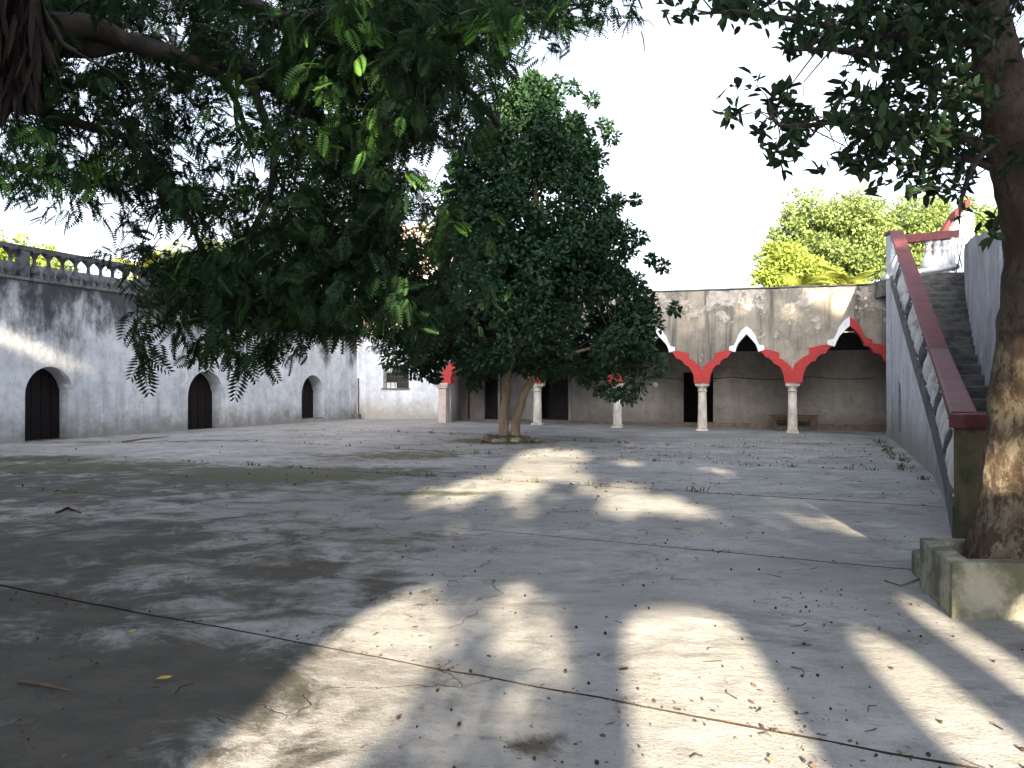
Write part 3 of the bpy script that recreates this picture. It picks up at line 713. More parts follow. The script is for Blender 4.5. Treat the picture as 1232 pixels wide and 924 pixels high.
# cables hanging above the landing
for k, pl in enumerate([[(1153, 240), (1156, 262), (1152, 300), (1158, 322)], [(1157, 238), (1161, 270), (1156, 305), (1150, 330)], [(1161, 240), (1163, 262), (1169, 292)]]):
    q = MB(); q.tube([V(a, b, 24) for a, b in pl], .016, 5); w_ = q.build('hanging_cable', M['cable']); tag(w_, ['long black cable hanging left of the others above the landing', 'long black cable hanging in the middle above the landing', 'short black cable hanging furthest right above the landing'][k], 'twig', 'black cables hanging above the stair landing')

# ---------------------------------------------------------------- planter and block
pt = thing('tree_planter', (3.9, 6.2, 0), 'raised concrete planter round the foot of the big trunk on the right', 'planter')
PU = Vector((.995, -.06, 0)).normalized(); PV = Vector((.25, .968, 0)).normalized(); PO = Vector((3.03, 5.73, 0))
def pbox(a0, a1, b0, b1, z0, z1): m_ = MB(); m_.frame_box(PO, PU, PV, a0, a1, b0, b1, z0, z1); return m_
bevel(pbox(0, 2.4, 0, .15, -.1, .395).build('wall', M['planter'], pt), .015)
bevel(pbox(0, .15, .151, 1.0, -.1, .392).build('wall', M['planter'], pt), .015)
bevel(pbox(.151, 2.4, .88, 1.0, -.1, .388).build('wall', M['planter'], pt), .015)
bevel(pbox(2.25, 2.4, .151, .879, -.1, .39).build('wall', M['planter'], pt), .015)
so_ = MB()
nx, ny = 24, 10
for j in range(ny + 1):
    for i in range(nx + 1):
        p = PO + PU * (.14 + 2.12 * i / nx) + PV * (.14 + .75 * j / ny); z = .30 + .05 * noise.noise(p * 4) + .02 * noise.noise(p * 15)
        so_.v.append((p.x, p.y, z))
so_.f = [(j * (nx + 1) + i, j * (nx + 1) + i + 1, (j + 1) * (nx + 1) + i + 1, (j + 1) * (nx + 1) + i) for j in range(ny) for i in range(nx)]
so_.build('soil', M['soil'], pt)
q = MB(); q.frame_box(Vector((3.36, 6.82, 0)), PU, PV, 0, .9, 0, .42, -.1, .2); bevel(tag(q.build('low_step', M['planter']), 'low worn concrete block behind the raised planter', 'block'), .03, 3)

# ---------------------------------------------------------------- foliage machinery
def rot_frames(d, rr):
    """orthonormal frames whose x axis is d, rolled at random"""
    d = d / np.linalg.norm(d, axis=1, keepdims=True)
    up = np.tile(np.array([0, 0, 1.0]), (len(d), 1)); up += rr.normal(0, .55, up.shape)
    y = np.cross(up, d); y /= np.linalg.norm(y, axis=1, keepdims=True) + 1e-9
    z = np.cross(d, y); return np.stack([d, y, z], axis=1)         # rows
T_LEAF = (np.array([(0, 0, 0), (.28, .26, .05), (.68, .27, .04), (1, 0, -.08), (.68, -.27, .04), (.28, -.26, .05)]), [(0, 1, 2, 3), (0, 3, 4, 5)])
T_NARROW = (T_LEAF[0] * np.array([1, .72, 1]), T_LEAF[1])
T_TINY = (np.array([(0, 0, 0), (.5, .34, .06), (1, 0, -.05), (.5, -.34, .06)]), [(0, 1, 2, 3)])
def pinnate(n=9):
    v = [(0, .008, 0), (0, -.008, 0), (1, -.003, -.22), (1, .003, -.22)]; f = [(0, 1, 2, 3)]
    for k in range(n):
        t = .14 + .84 * k / (n - 1); zc = -.22 * t * t
        L = .30 * math.sin(math.pi * (.18 + .72 * t)) + .04
        for sg in (-1, 1):
            b = len(v); dx = .10; w = .052
            v += [(t - w * .5, 0, zc), (t + dx * .4 - w, sg * L * .5, zc - .02), (t + dx, sg * L, zc - .09), (t + dx * .5 + w, sg * L * .5, zc - .02)]
            f.append((b, b + 1, b + 2, b + 3))
    return (np.array(v), f)
T_PIN = pinnate()
def scatter_mesh(T, pos, dirs, size, rr):
    tv, tf = T; N = len(pos)
    Fm = rot_frames(dirs, rr)
    v = np.einsum('mk,nkj->nmj', tv, Fm) * size[:, None, None] + pos[:, None, :]
    loops = np.concatenate([np.array(f) for f in tf]); cnt = np.array([len(f) for f in tf])
    L = (loops[None, :] + (np.arange(N) * len(tv))[:, None]).ravel()
    return v.reshape(-1, 3), L, np.tile(cnt, N)
def leaves(name, T, pos, dirs, size, mat, parent, rr, vary=None, kind='stuff'):
    v, L, c = scatter_mesh(T, pos, dirs, size, rr)
    va = rr.random(len(pos)) if vary is None else vary
    o = mesh_np(name, v, L, c, mat, parent, uvar=np.repeat(va, len(T[0])))
    if kind: o['kind'] = kind
    return o
def leaf_objs(name, T, pos, dirs, size, mat, parent, rr, nvar=10):
    """separate leaf objects that share a few meshes"""
    mes = []
    for k in range(nvar):
        me = bpy.data.meshes.new(name); me.from_pydata([tuple(x) for x in T[0] * np.array([1, rr.uniform(.85, 1.15), rr.uniform(.3, 1.9)])], [], T[1]); me.materials.append(mat)
        at = me.attributes.new('vary', 'FLOAT', 'POINT'); at.data.foreach_set('value', np.full(len(T[0]), (k + .5) / nvar * .9, dtype=np.float32)); mes.append(me)
    from mathutils import Matrix
    Fm = rot_frames(dirs, rr); off = np.array(wloc(parent))
    for i in range(len(pos)):
        o = link(name, mes[i % nvar], parent)
        m_ = Matrix([list(r) for r in Fm[i].T * size[i]]).to_4x4(); m_.translation = Vector(pos[i] - off); o.matrix_local = m_
def unit(rr, n):
    d = rr.normal(size=(n, 3)); return d / np.linalg.norm(d, axis=1, keepdims=True)
def clump_points(centres, radii, per, rr, squash=.75):
    c = np.repeat(centres, per, axis=0); r = np.repeat(radii, per)
    d = unit(rr, len(c)); q = rr.random(len(c)) ** .45
    o = d * (r * q)[:, None]; o[:, 2] *= squash
    return c + o, d

# chosen sun patches that foliage is cut open for, as yard regions (x, y in metres after sliding along the rays)
def slide(p): return (p[0] + SX / SY * 0 + (p[2] / TAN) * SX, p[1] + (p[2] / TAN) * SY)
HOLES = []
def hole(px, py, rpx, rpy, slant=0.0):
    x, y = gp(px, py); sxm = y / F; dy = (EYE * F) / (py - HZ) ** 2
    HOLES.append((x, y, max(.12, rpx * sxm), max(.15, rpy * dy)))
for h in [(555, 592, 32, 12), (600, 584, 42, 15), (640, 572, 34, 15), (655, 556, 38, 14), (674, 547, 30, 9), (645, 546, 16, 5), (620, 600, 20, 6), (628, 532, 11, 3),
          (716, 581, 20, 8), (728, 600, 16, 8), (768, 617, 26, 8), (790, 622, 14, 7), (822, 606, 8, 9), (832, 620, 10, 10), (776, 594, 14, 6), (795, 604, 10, 6), (753, 557, 12, 5), (866, 567, 18, 5),
          (886, 622, 12, 9), (902, 632, 8, 6), (1012, 668, 12, 9), (1030, 682, 12, 6), (690, 560, 12, 5), (700, 572, 12, 5), (500, 594, 12, 4)]: hole(*h)
def hole3(p, rx_, ry_):
    x, y = slide(p); HOLES.append((x, y, rx_, ry_))
lwp = lambda px, z: (lambda k: (LW_O + LW_U * ((k * LW_O.y - LW_O.x) / (LW_U.x - k * LW_U.y))) + Vector((0, 0, z)))((px - 616) / F)
for px_, py_ in ((2, 400), (14, 405), (27, 412), (40, 420), (8, 412), (-20, 396)):
    p = lwp(px_, 0); p.z = EYE - (py_ - HZ) / F * p.y; hole3(p, .22, .8)
for px_, py_, a, b in ((1012, 356, .42, .7), (1030, 366, .30, .6), (992, 362, .32, .6), (1046, 352, .34, .5), (972, 352, .25, .4), (1000, 374, .28, .5), (1058, 364, .22, .6), (1020, 378, .2, .4), (948, 370, .2, .35), (846, 372, .26, .3), (872, 377, .22, .3), (905, 360, .2, .3), (825, 366, .2, .25), (960, 380, .18, .3)):
    p = V(px_, py_, 30.0); hole3(p, a, b)
hole3(V(1200, 700, 5.7), .18, .5); hole3(V(1165, 690, 5.7), .16, .35); hole3(V(1205, 620, 5.9), .2, .6); hole3(V(1215, 540, 5.9), .12, .5); hole3(V(1222, 440, 5.9), .1, .4); hole3(V(1128, 412, 11.5), .25, .5)
hole3(V(1184, 730, 5.6), .16, .3)
HN_ = np.array(HOLES)
def sunlit(pos, grow=0.0):
    x = pos[:, 0] + pos[:, 2] / TAN * SX; y = pos[:, 1] + pos[:, 2] / TAN * SY
    m_ = np.zeros(len(pos), dtype=bool)
    for hx, hy, a, b in HN_:
        m_ |= ((x - hx) / (a + grow)) ** 2 + ((y - hy) / (b + grow * 2)) ** 2 < 1
    return m_

def branch_tree(parent, mat, limbs, name='branch'):
    for pts, r0, r1 in limbs:
        n = len(pts); P = [Vector(p) for p in pts]
        # resample with a slight wander
        out = []; rad = []
        K = (n - 1) * 5
        for i in range(K + 1):
            t = i / K * (n - 1); a = min(int(t), n - 2); f = t - a
            p0 = P[max(a - 1, 0)]; p1 = P[a]; p2 = P[a + 1]; p3 = P[min(a + 2, n - 1)]
            q = .5 * ((2 * p1) + (p2 - p0) * f + (2 * p0 - 5 * p1 + 4 * p2 - p3) * f * f + (3 * p1 - p0 - 3 * p2 + p3) * f ** 3)
            r = r0 + (r1 - r0) * (i / K)
            q = q + Vector((noise.noise(q * 1.9), noise.noise(q * 1.9 + Vector((7, 0, 0))), noise.noise(q * 1.9 + Vector((0, 9, 0))))) * r * .9
            out.append(q); rad.append(r)
        m_ = MB(); m_.tube(out, rad, 10 if r0 > .05 else 6, True, .12); m_.build(name, mat, parent, True)

def twigs(parent, mat, centres, nodes, r, rr, name='twigs', maxn=400):
    """one mesh of thin twigs running from the limbs out to the clumps"""
    nodes = np.array(nodes); m_ = MB()
    idx = rr.permutation(len(centres))[:maxn]
    for i in idx:
        c = centres[i]; d = np.linalg.norm(nodes - c, axis=1); j = int(np.argmin(d + rr.random(len(nodes)) * .6)); a = Vector(nodes[j]); b = Vector(c)
        mid = (a + b) / 2 + Vector((0, 0, .12 * (b - a).length)) + Vector(rr.normal(0, .06, 3) * (b - a).length)
        m_.tube([a, mid, b], [r, r * .7, r * .3], 4, False)
    o = m_.build(name, mat, parent, True); o['kind'] = 'stuff'; return o

# ---------------------------------------------------------------- centre tree
ct = thing('courtyard_tree', (0, 23.9, g(0, 23.9)), 'dense dark green tree with forked pale trunks in the middle of the yard', 'tree')
TY = 23.9; zg = g(0, TY)
def cx(px, py, dy=0.0): return V(px, py, TY + dy)
branch_tree(ct, M['bark_pale'], [([cx(607, 537), cx(607, 500), cx(609, 470), cx(614, 430), cx(625, 380), cx(640, 300), cx(648, 190)], .165, .05)], 'trunk')
branch_tree(ct, M['bark_pale'], [([cx(617, 537, .05), cx(623, 500), cx(634, 468, -.1), cx(655, 430, -.3), cx(690, 370, -.5), cx(710, 280, -.4)], .15, .045)], 'trunk')
branch_tree(ct, M['bark_pale'], [([cx(612, 440), cx(590, 415, -.5), cx(560, 395, -.9), cx(520, 380, -1.2)], .10, .03), ([cx(618, 420), cx(600, 370, .6), cx(580, 300, .9)], .09, .03),
                                 ([cx(650, 440), cx(690, 425, -.8), cx(740, 410, -1.2)], .08, .02), ([cx(614, 425), cx(640, 400, -1.0), cx(660, 350, -1.6)], .09, .03)])
sil_y = [97, 110, 130, 160, 200, 240, 270, 300, 338, 364, 392, 420, 434, 446]
sil_l = [634, 618, 590, 564, 536, 520, 512, 508, 505, 492, 478, 470, 478, 560]
sil_r = [646, 660, 684, 708, 730, 742, 756, 766, 776, 794, 800, 798, 785, 760]
rr = np.random.default_rng(3)
C = []; RAD = []
while len(C) < 900:
    py = 97 + (446 - 97) * rr.random() ** .68
    l = interp(py, sil_y, sil_l); r_ = interp(py, sil_y, sil_r)
    z = EYE - (py - HZ) / F * TY; cxm = ((l + r_) / 2 - 616) / F * TY; R_ = (r_ - l) / 2 / F * TY
    a = rr.random() * 2 * math.pi; q = rr.random() ** .38
    x = cxm + R_ * q * math.cos(a) * .95; y = TY + R_ * q * math.sin(a) * .85
    if py > 405 and q < .55 and rr.random() < .8: continue
    if noise.noise(Vector((x * .8, y * .8, z * .8 + 4))) < (-.27 if py > 280 else -.2) and q > .3: continue
    C.append((x, y, z)); RAD.append(rr.uniform(.25, .52) * (1 if q < .85 else .8))
extra = [(760, 468, .4, -1.5), (752, 476, .32, -1.6), (735, 470, .3, -1.4), (795, 440, .35, 0), (722, 462, .35, -1), (770, 455, .4, -1), (468, 432, .3, -.5), (480, 440, .35, -.6), (500, 446, .32, -.7), (515, 444, .3, -.7), (528, 432, .3, -.6), (524, 455, .16, -.6), (560, 440, .35, -.6), (580, 446, .3, -.6), (570, 462, .2, -.6), (600, 438, .3, -1), (812, 372, .2, 0), (797, 320, .22, 0), (783, 312, .16, 0), (735, 165, .25, 0), (727, 150, .2, 0), (712, 120, .22, 0), (690, 105, .22, 0), (600, 108, .25, 0), (577, 128, .3, 0), (640, 92, .2, 0),
         (668, 100, .25, 0), (745, 240, .2, 0), (765, 240, .16, 0), (770, 285, .22, 0), (655, 436, .3, -1), (675, 442, .35, -1), (708, 452, .3, -1), (690, 440, .35, -1), (640, 438, .3, -.9)]
for px_, py_, r_, dy in extra: p = cx(px_, py_, dy); C.append(tuple(p)); RAD.append(r_)
C = np.array(C); RAD = np.array(RAD)
pos, d = clump_points(C, RAD, 110, rr, .8)
dirs = d + np.array([0, 0, -.15]) + rr.normal(0, .5, d.shape)
keep = ~(sunlit(pos) & (pos[:, 2] < 1.4))
pos, dirs = pos[keep], dirs[keep]
big = np.array([noise.noise(Vector(p * .55)) for p in pos[::8]]); big = np.repeat(big, 8)[:len(pos)]
vary = np.clip(.5 + big * .9 + rr.normal(0, .18, len(pos)), 0, .95)
leaves('crown', T_LEAF, pos, dirs, rr.uniform(.10, .175, len(pos)), M['leaf_center'], ct, rr, vary)
twigs(ct, M['bark_dark'], C, [tuple(cx(*p)) for p in ((614, 430), (625, 380), (640, 300), (648, 200), (655, 430, -.3), (690, 370, -.5), (710, 280, -.4), (560, 395, -.9), (580, 300, .9), (740, 410, -1.2), (530, 384, -1.1))], .022, rr, maxn=330)
# stones and mossy mound round its foot
md = thing('root_mound', (0, 24, zg), 'low mossy mound of stones and roots round the foot of the centre tree', 'mound')
m_ = MB(); n1, n2 = 28, 7
for j in range(n2 + 1):
    for i in range(n1):
        th = 2 * math.pi * i / n1; r_ = (j / n2); rad = (.92 + .18 * noise.noise(Vector((math.cos(th) * 2, math.sin(th) * 2, 1)))) * r_
        x = -.08 + rad * math.cos(th); y = 23.95 + rad * math.sin(th); h = .20 * max(0, 1 - r_ ** 2.2) + .03 * noise.noise(Vector((x * 4, y * 4, 0)))
        m_.v.append((x, y, g(x, y) + (h if j < n2 else -.04)))
m_.f = [(j * n1 + i, j * n1 + (i + 1) % n1, (j + 1) * n1 + (i + 1) % n1, (j + 1) * n1 + i) for j in range(n2) for i in range(n1)]
m_.build('soil', simple('mossy_soil', (.10, .10, .04), (.06, .05, .03), 6, .95, 1, .03), md, True)
for k in range(24):
    th = 2 * math.pi * k / 24 + random.uniform(-.1, .1); rr0 = random.uniform(.62, .9); s = random.uniform(.07, .15)
    if k < 7: rr0 = random.uniform(.25, .6); th = random.uniform(-1.4, .4); s = random.uniform(.12, .2)
    c = Vector((-.08 + rr0 * math.cos(th), 23.95 + rr0 * math.sin(th), 0)); c.z = g(c.x, c.y) + .06
    q = MB(); n = 8
    for jj, (r_, z) in enumerate([(.5, -.8), (.95, -.3), (1, .2), (.7, .7), (.2, .9)]):
        for i in range(n):
            a = 2 * math.pi * i / n; w = 1 + .25 * noise.noise(Vector((k * 3.1 + math.cos(a), math.sin(a), z)))
            q.v.append((c.x + s * 1.25 * r_ * w * math.cos(a), c.y + s * r_ * w * math.sin(a), c.z + s * .8 * z))
    q.f = [(jj * n + i, jj * n + (i + 1) % n, (jj + 1) * n + (i + 1) % n, (jj + 1) * n + i) for jj in range(4) for i in range(n)] + [tuple(range(n))[::-1], tuple(4 * n + i for i in range(n))]
    q.build('stone', M['planter'] if k % 3 else M['wood'], md, True)

# ---------------------------------------------------------------- big feathery tree overhanging from the left
lt = thing('feathery_tree', (-7.2, 4.5, 0), 'huge feathery leaved tree overhanging the yard from the upper left', 'tree')
branch_tree(lt, M['bark_dark'], [([(-7.2, 4.5, -.1), (-7.0, 4.6, 1.8), (-6.8, 5.0, 3.6), (-6.2, 6.0, 5.2), (-5.6, 7.0, 6.0)], .42, .22)], 'trunk')
LIMBS = [([(-6.4, 6.2, 5.0), V(20, 40, 8.4), V(90, 48, 8.6), V(150, 50, 8.8), V(210, 64, 9.0), V(262, 92, 9.2), V(285, 125, 9.4), V(300, 175, 9.6)], .16, .018),
         ([(-6.2, 6.0, 5.1), V(30, 20, 8.0), V(110, 28, 8.5), V(170, 60, 8.8), V(300, 90, 9.6), V(400, 160, 10.4), V(460, 250, 11)], .15, .04),
         ([(-6.6, 5.6, 4.2), V(0, 122, 8.6), V(55, 136, 8.8), V(110, 152, 9.0), V(170, 178, 9.2), V(210, 230, 9.4)], .09, .025),
         ([(-6.0, 6.0, 5.4), V(60, -60, 8.0), V(200, -60, 8.6), V(330, 20, 9.2), V(430, 60, 9.8), V(540, 90, 10.5), V(600, 150, 11)], .15, .03),
         ([V(400, 160, 10.4), V(430, 240, 10.2), V(420, 320, 10.0), V(460, 390, 9.8)], .06, .015),
         ([V(330, 20, 9.2), V(480, 0, 9.6), V(600, 10, 9.8), V(700, 5, 10)], .06, .012),
         ([V(300, 90, 9.6), V(330, 200, 9.6), V(300, 290, 9.3), V(270, 370, 9.0)], .06, .012),
         ([V(170, 178, 9.2), V(230, 270, 9.2), V(240, 330, 9.1), V(200, 390, 8.8)], .04, .012),
         ([V(283, 120, 9.4), V(284, 150, 9.3), V(296, 175, 9.3), V(305, 190, 9.4)], .03, .012),
         ([V(34, -5, 7.0), V(60, 32, 7.2), V(72, 52, 7.3), V(90, 62, 7.4)], .035, .02)]
branch_tree(lt, M['bark_dark'], LIMBS)
DM = ["9998788879999999775",
      "9953688889999976210",
      "9878763899999874000",
      "8466755278899750000",
      "7658865277998640000",
      "8888886576895500000",
      "2435786799998700000",
      "0012356899999930000",
      "0000499999999860000",
      "0000258999999980000",
      "0000122230146300000",
      "0000000000000000000"]
rr = np.random.default_rng(11)
P_, Dd, S_ = [], [], []
for j, row in enumerate(DM):
    for i, ch in enumerate(row):
        k = int(ch)
        if k == 0: continue
        cov = {1: .12, 2: .25, 3: .4, 4: .55, 5: .7, 6: .9, 7: 1.25, 8: 1.9, 9: 3.4}[k]
        ncl = rr.poisson(cov * (6.2 if k > 6 else 5.2))
        for _ in range(ncl):
            px_ = (i + rr.random()) * 40; py_ = (j + rr.random()) * 40 - 14
            Y = rr.uniform(8.0, 14) if k > 5 else rr.uniform(8.5, 12)
            c = np.array(V(px_, py_, Y)); nl = rr.integers(8, 15)
            ax = rr.normal(0, 1, 3); ax[2] = ax[2] * .35 - .15; ax /= np.linalg.norm(ax)
            for q in range(nl):
                t = rr.uniform(-.32, .32); P_.append(c + ax * t + rr.normal(0, .07, 3))
                dd = ax * .7 + rr.normal(0, .6, 3); dd[2] -= .45; Dd.append(dd); S_.append(rr.uniform(.14, .27))
# hanging sprays along the lower edge
SPR = [(172, 392, 8.6), (168, 418, 8.6), (176, 436, 8.5), (210, 400, 8.7), (262, 402, 8.4), (272, 420, 8.4), (282, 436, 8.3), (245, 424, 8.5), (320, 425, 8.7), (312, 440, 8.7), (336, 418, 8.7), (300, 392, 8.8), (365, 398, 9), (395, 392, 9), (420, 392, 9.2), (480, 410, 9.4), (535, 405, 9), (552, 385, 9)]
for px_, py_, Y in SPR:
    c = np.array(V(px_, py_ - 14, Y))
    for q in range(7):
        P_.append(c + rr.normal(0, .06, 3)); Dd.append(np.array([rr.normal(0, .5), rr.normal(0, .4), -1.0])); S_.append(rr.uniform(.22, .34))
P_ = np.array(P_); Dd = np.array(Dd); S_ = np.array(S_)
pxl = 616 + P_[:, 0] / P_[:, 1] * F; pyl = HZ - (P_[:, 2] - EYE) / P_[:, 1] * F
keep = ~((sunlit(P_, .22)) & ((rr.random(len(P_)) < .85) | ((pxl > 440) & (pyl > 235))) & ~((pxl > 430) & (pyl < 235) & (rr.random(len(P_)) < .5))); P_, Dd, S_ = P_[keep], Dd[keep], S_[keep]
pyv = HZ - (P_[:, 2] - EYE) / P_[:, 1] * F
order = np.argsort(-(pyv + 40 * (9 - P_[:, 1]))); own = order[:290]; rest = order[290:]
leaf_objs('leaf', T_PIN, P_[own], Dd[own], S_[own], M['leaf_left'], lt, rr)
bigv = np.array([noise.noise(Vector(p * .9)) for p in P_[rest]])
leaves('crown', T_PIN, P_[rest], Dd[rest], S_[rest], M['leaf_left'], lt, rr, np.clip(.45 + bigv + rr.normal(0, .2, len(rest)), 0, 1))
nodes = [tuple(p) for L_ in LIMBS for p in L_[0][1:]]
twigs(lt, M['bark_dark'], P_[::17], nodes, .012, rr, maxn=380)
# a bright young spray at the tree's tip
for px_, py_ in ((545, 372), (556, 384), (530, 366)):
    pass

# dry brown leaf mass hanging in the corner
dm = thing('dry_leaf_mass', (-4.0, 6.4, 3.9), 'dark mass of dry brown leaves hanging in the top left corner', 'dry leaves')
n = 1500
pxv = rr.uniform(-60, 46, n); pyv_ = rr.uniform(-50, 100, n) * np.clip(1.15 - np.maximum(pxv, 0) / 90, .2, 1)
Yv = rr.uniform(6.0, 7.2, n); pos = np.stack([(pxv - 616) / F * Yv, Yv, EYE - (pyv_ - HZ) / F * Yv], 1)
dd = np.stack([rr.normal(0, .16, n), rr.normal(0, .16, n), -np.ones(n)], 1)
T_STRAP = (np.array([(0, .03, 0), (0, -.03, 0), (.5, -.045, .02), (1, -.004, 0), (1, .004, 0), (.5, .045, .02)]), [(0, 1, 2, 5), (5, 2, 3, 4)])
leaves('dry_leaves', T_STRAP, pos, dd, rr.uniform(.25, .5, n), M['dead_leaf'], dm, rr)
q = MB(); q.tube([V(-30, 0, 6.4), V(20, 10, 6.6), V(45, 60, 6.8), V(40, 118, 6.9)], [.08, .06, .04, .015], 7); q.build('stem', M['bark_dark'], dm, True)

# ---------------------------------------------------------------- right tree in its planter
rt = thing('planter_tree', (3.75, 6.2, .3), 'big mottled trunk in the planter with glossy leaved branches over the staircase', 'tree')
tc = [(1224, 692, 128), (1223, 675, 108), (1223, 640, 90), (1224, 600, 80), (1228, 516, 68), (1236, 400, 62), (1243, 300, 60), (1226, 200, 62), (1206, 100, 52), (1188, 10, 52), (1178, -80, 44), (1165, -200, 34)]
pts = [V(a, b, 6.2) for a, b, c in tc]; rad = [c / 2 / F * 6.2 for a, b, c in tc]
m_ = MB(); outp = []; outr = []
ts = np.linspace(0, len(pts) - 1, 260)
for t in ts:
    a = min(int(t), len(pts) - 2); f = t - a; f2 = f
    outp.append(pts[a].lerp(pts[a + 1], f2)); outr.append(rad[a] + (rad[a + 1] - rad[a]) * f)
m_.tube(outp, outr, 72, True, .10)
for i, v_ in enumerate(m_.v):
    q_ = Vector(v_); c_ = outp[min(i // 72, len(outp) - 1)]; d_ = (q_ - c_); d_.z = 0
    if d_.length > 1e-4: q_ = q_ + d_.normalized() * (.011 * noise.noise(Vector((q_.x * 14, q_.y * 14, q_.z * 6))) + .006 * abs(noise.noise(Vector((q_.x * 34, q_.y * 34, q_.z * 12)))) + .02 * noise.noise(q_ * 2.6))
    m_.v[i] = tuple(q_)
m_.build('trunk', M['bark_mottled'], rt, True)
for k, (th, l) in enumerate(((3.5, .30), (4.3, .36), (5.3, .34), (.2, .4), (2.4, .28))):   # root flares
    b = V(1223, 670, 6.2); q = MB(); q.tube([b + Vector((math.cos(th) * .12, math.sin(th) * .12, .22)), b + Vector((math.cos(th) * .26, math.sin(th) * .24, .03)), b + Vector((math.cos(th) * (l + .06), math.sin(th) * l, -.09))], [.16, .12, .05], 10, True, .15); q.build('root', M['bark_mottled'], rt, True)
RL = [([V(1192, 60, 6.2), V(1130, 40, 6.1), V(1060, 45, 6.0), V(990, 30, 5.9), V(900, 14, 5.8), V(840, 16, 5.8)], .05, .008),
      ([V(1196, 120, 6.2), V(1140, 110, 6.0), V(1080, 70, 5.9), V(1000, 60, 5.8), V(950, 60, 5.7)], .045, .008),
      ([V(1208, 190, 6.2), V(1150, 160, 6.1), V(1080, 145, 6.0), V(1010, 145, 5.9), V(940, 150, 5.8), V(925, 120, 5.8)], .045, .007),
      ([V(1210, 210, 6.2), V(1160, 190, 6.3), V(1110, 200, 6.4), V(1080, 215, 6.4)], .035, .007),
      ([V(1212, 160, 6.2), V(1180, 190, 6.0), V(1160, 230, 5.9), V(1155, 262, 5.9)], .03, .007),
      ([V(1188, 0, 6.2), V(1120, -30, 5.5), V(1020, -30, 5.0)], .06, .02), ([V(1188, 0, 6.2), V(1250, -20, 6.8), V(1300, 10, 7.2)], .06, .02)]
branch_tree(rt, M['bark_dark'], RL)
RM = ["134886789997",
      "000077689985",
      "000001358854",
      "001131468760",
      "000686799950",
      "000341678874",
      "000000036750",
      "000000000020"]
rr = np.random.default_rng(21)
C = []
for j, row in enumerate(RM):
    for i, ch in enumerate(row):
        k = int(ch)
        if not k: continue
        cov = {1: .3, 2: .5, 3: .7, 4: .95, 5: 1.2, 6: 1.5, 7: 2.0, 8: 2.8, 9: 4.2}[k]
        for _ in range(max(0, rr.poisson(cov * 3.3))):
            px_ = 800 + (i + rr.random()) * 36; C.append(V(px_, (j + rr.random()) * 36 - 10, rr.uniform(6.5, 7.6) if px_ > 1150 and rr.random() < .55 else rr.uniform(5.3, 6.9) if k > 5 else rr.uniform(5.6, 6.3)))
for a, b in ((834, 12), (864, 10), (880, 140), (882, 138), (930, 118), (938, 110), (934, 130), (925, 155), (940, 178), (960, 180), (1010, 112), (1022, 120), (1040, 118), (1030, 200), (1035, 210), (1155, 252), (1158, 262), (1085, 228), (1096, 232), (890, 12), (886, 22)):
    C.append(V(a, b, 5.85))
C = np.array([tuple(c) for c in C]); P_, D_, S_ = [], [], []
for c in C:
    ax = unit(rr, 1)[0]; n = rr.integers(7, 13)
    for q in range(n):
        a = unit(rr, 1)[0]; dd = a + ax * .5
        P_.append(c + ax * rr.uniform(-.08, .08) + rr.normal(0, .015, 3)); D_.append(dd); S_.append(rr.uniform(.078, .135))
P_, D_, S_ = map(np.array, (P_, D_, S_))
pxs = 616 + P_[:, 0] / P_[:, 1] * F; pyv = HZ - (P_[:, 2] - EYE) / P_[:, 1] * F
keep = ~sunlit(P_, .1) | (rr.random(len(P_)) < .2); P_, D_, S_, pxs, pyv = P_[keep], D_[keep], S_[keep], pxs[keep], pyv[keep]
order = np.argsort(pxs - .4 * pyv); own = order[:290]; rest = order[290:]
leaf_objs('leaf', T_NARROW, P_[own], D_[own], S_[own], M['leaf_right'], rt, rr)
leaves('crown', T_NARROW, P_[rest], D_[rest], S_[rest], M['leaf_right'], rt, rr)
nodes = []
for L_ in RL:
    for a, b in zip(L_[0][:-1], L_[0][1:]):
        for t in (0, .33, .66): nodes.append(tuple(a.lerp(b, t)))
twigs(rt, M['bark_dark'], C, nodes, .006, rr, maxn=330)

# ---------------------------------------------------------------- trees beyond the walls
def far_tree(name, base, crowns, mat, label, cat='tree', group=None, leafs=.21, nper=95, ncl=120, seed=1, bark='bark_far', tr=.25):
    rr = np.random.default_rng(seed)
    t = thing(name, base, label, cat, group); b = Vector(base)
    C = []; Rr = []
    for (c, rx_, rz_) in crowns:
        c = np.array(c); m = int(ncl * rx_ * rz_ / 9)
        d = unit(rr, m); q = rr.random(m) ** .35 * np.array([1 + .45 * noise.noise(Vector(x) * 2.2 + Vector((seed, 0, 0))) for x in d])
        p = c + d * np.array([rx_, rx_, rz_]) * q[:, None]
        C.append(p); Rr.append(rr.uniform(.35, .75, m) * min(1, rx_ / 2))
        branch_tree(t, M[bark], [([tuple(b), tuple(b.lerp(Vector(c), .45) + Vector((.2, 0, .3))), tuple(c)], tr * .8, tr * .25)], 'trunk' if c is not None and len(C) == 1 else 'branch')
    C = np.concatenate(C); Rr = np.concatenate(Rr)
    pos, d = clump_points(C, Rr, nper, rr, .8); dirs = d + rr.normal(0, .5, d.shape)
    leaves('crown', T_TINY, pos, dirs, rr.uniform(.7, 1.2, len(pos)) * leafs, M[mat], t, rr)
    return t
P = lambda px, py, Y: tuple(V(px, py, Y))
def B_(px, Y): p = V(px, 0, Y); return (p.x, p.y, -.4)
far_tree('garden_tree', B_(1000, 50), [(P(1000, 290, 50), 3.2, 2.8), (P(965, 295, 51), 2.2, 2.4), (P(1035, 300, 49), 2.2, 2.6), (P(1020, 268, 50), 2.0, 1.3)], 'leaf_far', 'large rounded sunlit tree beyond the arcade, left of the stair head', seed=2, ncl=150)
